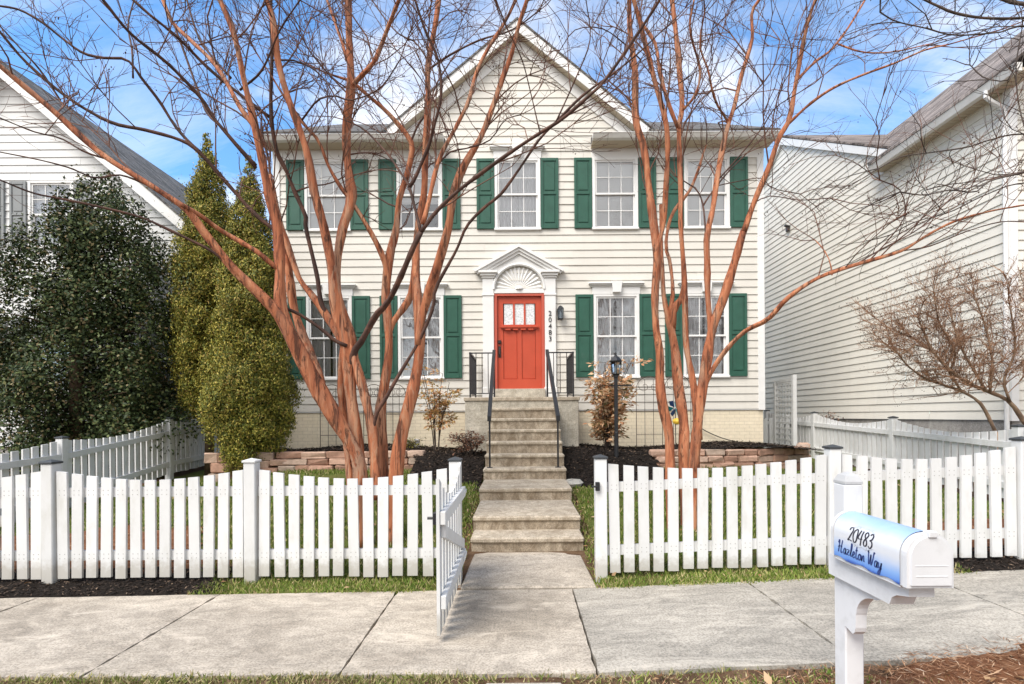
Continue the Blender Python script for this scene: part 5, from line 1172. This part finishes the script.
# ---- nandinas and the low red shrub
def nandina(label, X, Y, zt, spread, stems, mat, seed, tiers=(0.35, 1.0), leaves=26, leaf=(.07, .024)):
    g = random.Random(seed); zb = hz(X, Y) if Y < 9 else .86; t = thing('leafy_shrub', label, 'shrub', (X, Y, zb)); s = MB(); cen = []; dr = []
    for k in range(stems):
        a = g.uniform(0, 6.28); r0 = g.uniform(0, .1); lean = g.uniform(.1, 1)*spread; h = (zt - zb)*g.uniform(.55, 1)
        p = [Vector((X + r0*math.cos(a), Y + r0*math.sin(a), zb - .05))]
        for q in (.35, .7, 1): p.append(Vector((X + (r0 + lean*q**1.5)*math.cos(a), Y + (r0 + lean*q**1.5)*math.sin(a)*.8, zb + h*q)) + Vector((g.gauss(0, .02), g.gauss(0, .02), 0)))
        p = [Vector(v) for v in smooth(p, 3)]; s.tube(p, [lerp(.010, .005, i/len(p)) for i in range(len(p))], 5)
        for i in range(len(p)):
            f = i/(len(p) - 1)
            if f < tiers[0]: continue
            for b in range(g.randint(1, 2)):
                an = g.uniform(0, 6.28); L = g.uniform(.12, .30); d = Vector((math.cos(an), math.sin(an), g.uniform(-.1, .6))).normalized()
                tip = p[i] + d*L + Vector((0, 0, -.03)); s.tube([p[i], p[i] + d*L*.55, tip], [.004, .003, .002], 3, False)
                for _ in range(leaves//3):
                    c = p[i].lerp(tip, g.uniform(.3, 1.05)) + Vector((g.gauss(0, .035), g.gauss(0, .035), g.gauss(0, .025))); cen.append(c); dr.append(d + Vector((g.gauss(0, .6), g.gauss(0, .6), g.gauss(-.25, .45))))
    s.build('stems', M['twig_gray'], t); n = len(cen); gg = np.random.default_rng(seed)
    V, Fc = leaf_quads(np.array([tuple(c) for c in cen]), np.array([tuple(c) for c in dr]), gg.normal(0, .5, (n, 3)) + np.array([0, 0, 1.0]), leaf[0]*(.6 + .7*gg.random(n)), leaf[1]*(.7 + .6*gg.random(n)))
    np_obj('leaves', V, Fc, mat, t); return t
nandina('rusty leaved shrub with orange and cream foliage behind the black lamp post', P(607, 400, 10.0).x, 10.0, 2.55, .55, 22, M['nandina'], 3, tiers=(.22, 1), leaves=39, leaf=(.11, .048))
nandina('thin stemmed golden leaved shrub between the steps and the large bare tree', P(437, 400, 10.3).x, 10.3, 2.5, .38, 13, M['nandina_gold'], 5, leaves=30, leaf=(.095, .036))
nandina('low dark red leaved shrub at the foot of the steps landing', P(472, 455, 9.3).x, 9.3, 1.22, .26, 11, M['redleaf'], 7, tiers=(.2, 1), leaves=15, leaf=(.05, .03))
nandina('small green weed sprouting beside the white pipe in the mulch', P(410, 447, 10.4).x, 10.4, 1.02, .12, 8, M['arbor'], 8, tiers=(.2, 1), leaves=10, leaf=(.05, .025))
nandina('small leafy sprig poking above the fence by the pale wall', P(829, 420, 12.0).x + .25, 12.4, 1.62, .22, 6, M['redleaf'], 12, tiers=(.7, 1), leaves=10, leaf=(.06, .03))
# ================================================================== GROUND COVER
def blades(name, n, xr, yr, ok, h, w, mat, seed, zf=hz, lean=.5):
    g = np.random.default_rng(seed); x = g.uniform(*xr, n*2); y = g.uniform(*yr, n*2); keep = np.array([ok(a, b) for a, b in zip(x, y)]); x, y = x[keep][:n], y[keep][:n]
    n = len(x); z = np.array([zf(a, b) for a, b in zip(x, y)]) - .012
    d = np.stack([g.normal(0, lean, n), g.normal(0, lean, n), np.ones(n)], 1)
    V, Fc = leaf_quads(np.stack([x, y, z], 1), d, g.normal(0, 1, (n, 3)), h*(.5 + g.random(n)), w*(.7 + .6*g.random(n)), .0)
    o = np_obj(name, V, Fc, mat); o['kind'] = 'stuff'; return o
def patchy(x, y): return math.sin(x*2.1 + y*1.3) + math.sin(x*5.3 - y*4.1) + math.sin(x*.9 + y*6.7)
def lawn_ok(x, y):
    if not in_lawn(x, y) or bed_left(x, y) or bed_right(x, y): return False
    if (x + 5.2)**2/2.2**2 + (y - 4.8)**2/1.5**2 < .9 or (x - 5.6)**2/1.9**2 + (y - 4.8)**2/1.2**2 < .9: return False
    return patchy(x, y) > -2.2 + 1.3*random.random()
blades('lawn_grass', 75000, (-6.6, 6.8), (4.75, 9.3), lawn_ok, .058, .012, M['grass'], 1)
blades('strip_grass', 15000, (-2.9, 4.0), (4.38, 4.80), lambda x, y: strip_in(x + .0, y) and -2.9 + .12*math.sin(y*30) < x and random.random() < .55 + .4*math.sin(x*3 + 1)*math.sin(x*7), .052, .009, M['grass_dry'], 2, lean=.7)
blades('strip_grass', 900, (.66, .80), (4.4, 7.8), lambda x, y: True, .05, .01, M['grass_dry'], 3)
blades('strip_grass', 900, (-.72, -.56), (4.75, 7.8), lambda x, y: True, .05, .01, M['grass_dry'], 4)
blades('strip_grass', 700, (2.6, 2.9), (4.38, 4.6), lambda x, y: True, .05, .009, M['grass'], 14)
blades('verge_grass', 16000, (-3.6, 1.4), (2.66, 3.0), lambda x, y: y < 2.992 + .012*math.sin(x*9) and not (-.22 < x < .24 and y < 2.9) and random.random() < (.95 if x < -.25 else .2), .042, .008, M['grass_verge'], 5, lean=1.0, zf=lambda x, y: hz(x, y) + .012)
blades('verge_grass', 2600, (.5, 2.6), (2.2, 2.95), lambda x, y: patchy(x*2, y*2) > .2 and y < straw_edge(x) - .02, .035, .007, M['grass_dry'], 6, zf=lambda x, y: hz(x, y) + .05, lean=.8)
def flakes(name, n, xr, yr, ok, ln, wd, mat, seed, zf, tilt=.35):
    g = np.random.default_rng(seed); x = g.uniform(*xr, n*2); y = g.uniform(*yr, n*2); keep = np.array([ok(a, b) for a, b in zip(x, y)]); x, y = x[keep][:n], y[keep][:n]
    n = len(x); z = np.array([zf(a, b) for a, b in zip(x, y)]) + .004 + .012*g.random(n)
    a = g.random(n)*2*np.pi; d = np.stack([np.cos(a), np.sin(a), g.normal(0, tilt, n)], 1)
    V, Fc = leaf_quads(np.stack([x, y, z], 1), d, g.normal(0, tilt, (n, 3)) + np.array([0, 0, 1.]), ln*(.4 + 1.2*g.random(n)), wd*(.5 + g.random(n)), .2)
    o = np_obj(name, V, Fc, mat); o['kind'] = 'stuff'; return o
mz = lambda x, y: hz(x, y) + .012 + jit(x*3, y*3, .016) - .05*sstep(4.44, 4.34, y)
flakes('mulch_chips', 9000, (-7, 7), (4.39, 4.95), lambda x, y: mul_in(x, y) or (-2.9 < x < -2.6 and random.random() < .4), .03, .011, M['chips'], 11, mz)
flakes('mulch_chips', 15000, (-5.4, 5.4), (7.8, 11.1), lambda x, y: (bed_left(x, y) or bed_right(x, y)) and not -1.1 < x < 1.15 or (bed_left(x, y) or bed_right(x, y)) and y < 9.8, .05, .018, M['chips'], 12, bedz)
sz = lambda x, y: hz(x, y) + .02 + .05*sstep(straw_edge(x), straw_edge(x) - .3, y)
flakes('straw_litter', 15000, (.5, 5.5), (1.7, 3.3), lambda x, y: y < straw_edge(x) + .01 + .03*random.random() and (x > 1.2 or random.random() < .3), .055, .0045, M['straw'], 13, sz, .3)
flakes('straw_litter', 5000, (-3, 2), (2.4, 3.0), lambda x, y: random.random() < .8 and not -.22 < x < .24, .03, .005, M['litter'], 23, lambda x, y: hz(x, y) - .008, .3)
flakes('straw_litter', 4500, (-6.5, 6.8), (4.86, 6.4), lambda x, y: (x + 5.2)**2/2.2**2 + (y - 4.8)**2/1.5**2 < 1 or (x - 5.6)**2/1.9**2 + (y - 4.8)**2/1.2**2 < 1, .06, .006, M['straw'], 15, lambda x, y: hz(x, y) + .012)
flakes('leaf_litter', 420, (-6, 6.5), (4.4, 9.4), lambda x, y: not -.6 < x < .72, .045, .03, M['litter'], 16, lambda x, y: hz(x, y) + .012)
flakes('leaf_litter', 260, (-.75, .9), (4.5, 8.0), lambda x, y: abs(x - .07) > .63 or y < 5.45 and abs(x - .07) > .58, .04, .025, M['litter'], 17, lambda x, y: hz(x, y) + .008)
flakes('leaf_litter', 90, (.7, 4), (2.3, 2.95), lambda x, y: y < straw_edge(x), .07, .035, M['litter'], 18, lambda x, y: sz(x, y) + .01)
# ================================================================== SKY, SUN, CAMERA
SUN_EL, SUN_AZ = 52.0, 222.0      # azimuth clockwise from +Y (into the picture)
w = bpy.data.worlds.new('World'); scene.world = w; w.use_nodes = True
nt = w.node_tree; nn, ll = nt.nodes, nt.links; bg = nn['Background']
sky = nn.new('ShaderNodeTexSky'); sky.sky_type = 'NISHITA'; sky.sun_disc = False; sky.sun_elevation = R(SUN_EL); sky.sun_rotation = R(SUN_AZ); sky.air_density = 1.0; sky.dust_density = .25; sky.ozone_density = 1.6; sky.altitude = 300
tc = nn.new('ShaderNodeTexCoord'); sep = nn.new('ShaderNodeSeparateXYZ'); ll.new(tc.outputs['Generated'], sep.inputs[0])
def mth(op, a, b=0.0):
    n = nn.new('ShaderNodeMath'); n.operation = op
    for i, v in enumerate((a, b)):
        if hasattr(v, 'is_output'): ll.new(v, n.inputs[i])
        else: n.inputs[i].default_value = v
    return n.outputs[0]
zc = mth('ADD', mth('MAXIMUM', sep.outputs[2], 0.0), .22)
cb = nn.new('ShaderNodeCombineXYZ'); ll.new(mth('DIVIDE', sep.outputs[0], zc), cb.inputs[0]); ll.new(mth('DIVIDE', sep.outputs[1], zc), cb.inputs[1]); cb.inputs[2].default_value = 24.11
n1 = nn.new('ShaderNodeTexNoise'); n1.inputs['Scale'].default_value = 1.8; n1.inputs['Detail'].default_value = 8; n1.inputs['Roughness'].default_value = .58; n1.inputs['Distortion'].default_value = .25; ll.new(cb.outputs[0], n1.inputs['Vector'])
rp = nn.new('ShaderNodeValToRGB'); rp.color_ramp.elements[0].position = .51; rp.color_ramp.elements[1].position = .68; ll.new(mth('ADD', n1.outputs['Fac'], mth('MULTIPLY', mth('MAXIMUM', mth('MULTIPLY', sep.outputs[1], -1.0), 0.0), .38)), rp.inputs[0])  # adds unseen cloud behind the camera to whiten fill light and window reflections
mx = nn.new('ShaderNodeMixRGB'); n2 = nn.new('ShaderNodeTexNoise'); n2.inputs['Scale'].default_value = 1.1; n2.inputs['Detail'].default_value = 9; n2.inputs['Roughness'].default_value = .66; n2.inputs['Distortion'].default_value = .5
mp2 = nn.new('ShaderNodeMapping'); mp2.inputs['Scale'].default_value = (1.0, 2.2, 1); mp2.inputs['Rotation'].default_value = (0, 0, .5); ll.new(cb.outputs[0], mp2.inputs['Vector']); ll.new(mp2.outputs[0], n2.inputs['Vector'])
rp2 = nn.new('ShaderNodeValToRGB'); rp2.color_ramp.elements[0].position = .42; rp2.color_ramp.elements[1].position = .75; ll.new(n2.outputs['Fac'], rp2.inputs[0])
ll.new(mth('MINIMUM', mth('ADD', mth('MULTIPLY', rp.outputs[0], .85), mth("MULTIPLY", rp2.outputs[0], .58)), .95), mx.inputs[0]); tn = nn.new('ShaderNodeMixRGB'); tn.blend_type = 'MULTIPLY'; tn.inputs[0].default_value = 1; tn.inputs[2].default_value = (.54, .80, .94, 1); ll.new(sky.outputs[0], tn.inputs[1]); ll.new(tn.outputs[0], mx.inputs[1]); mx.inputs[2].default_value = (4.1, 4.05, 4.0, 1)
ll.new(mx.outputs[0], bg.inputs[0]); bg.inputs[1].default_value = .15
sl = bpy.data.lights.new('sun', 'SUN'); sl.energy = 2.1; sl.angle = R(34); sl.color = (1, .95, .88); so = bpy.data.objects.new('sun', sl); C.objects.link(so)
az = R(SUN_AZ); dv = Vector((math.sin(az)*math.cos(R(SUN_EL)), math.cos(az)*math.cos(R(SUN_EL)), math.sin(R(SUN_EL))))
so.rotation_euler = (-dv).to_track_quat('-Z', 'Y').to_euler(); so.location = dv*40
cam = bpy.data.cameras.new('camera'); co = bpy.data.objects.new('camera', cam); C.objects.link(co); scene.camera = co
cam.lens = 18; cam.sensor_width = 36; cam.sensor_fit = 'HORIZONTAL'; cam.shift_x = -8/1024; cam.shift_y = 74/1024; cam.clip_start = .05; cam.clip_end = 2000
co.location = (0, 0, CH); co.rotation_euler = (R(90), ROLL, 0)
scene.view_settings.view_transform = 'Standard'; scene.view_settings.look = 'None'; scene.view_settings.gamma = 1; scene.view_settings.use_curve_mapping = False; scene.view_settings.exposure = 1.2
cy = scene.cycles; cy.max_bounces = 7; cy.diffuse_bounces = 3; cy.glossy_bounces = 3; cy.transparent_max_bounces = 12; cy.use_denoising = True
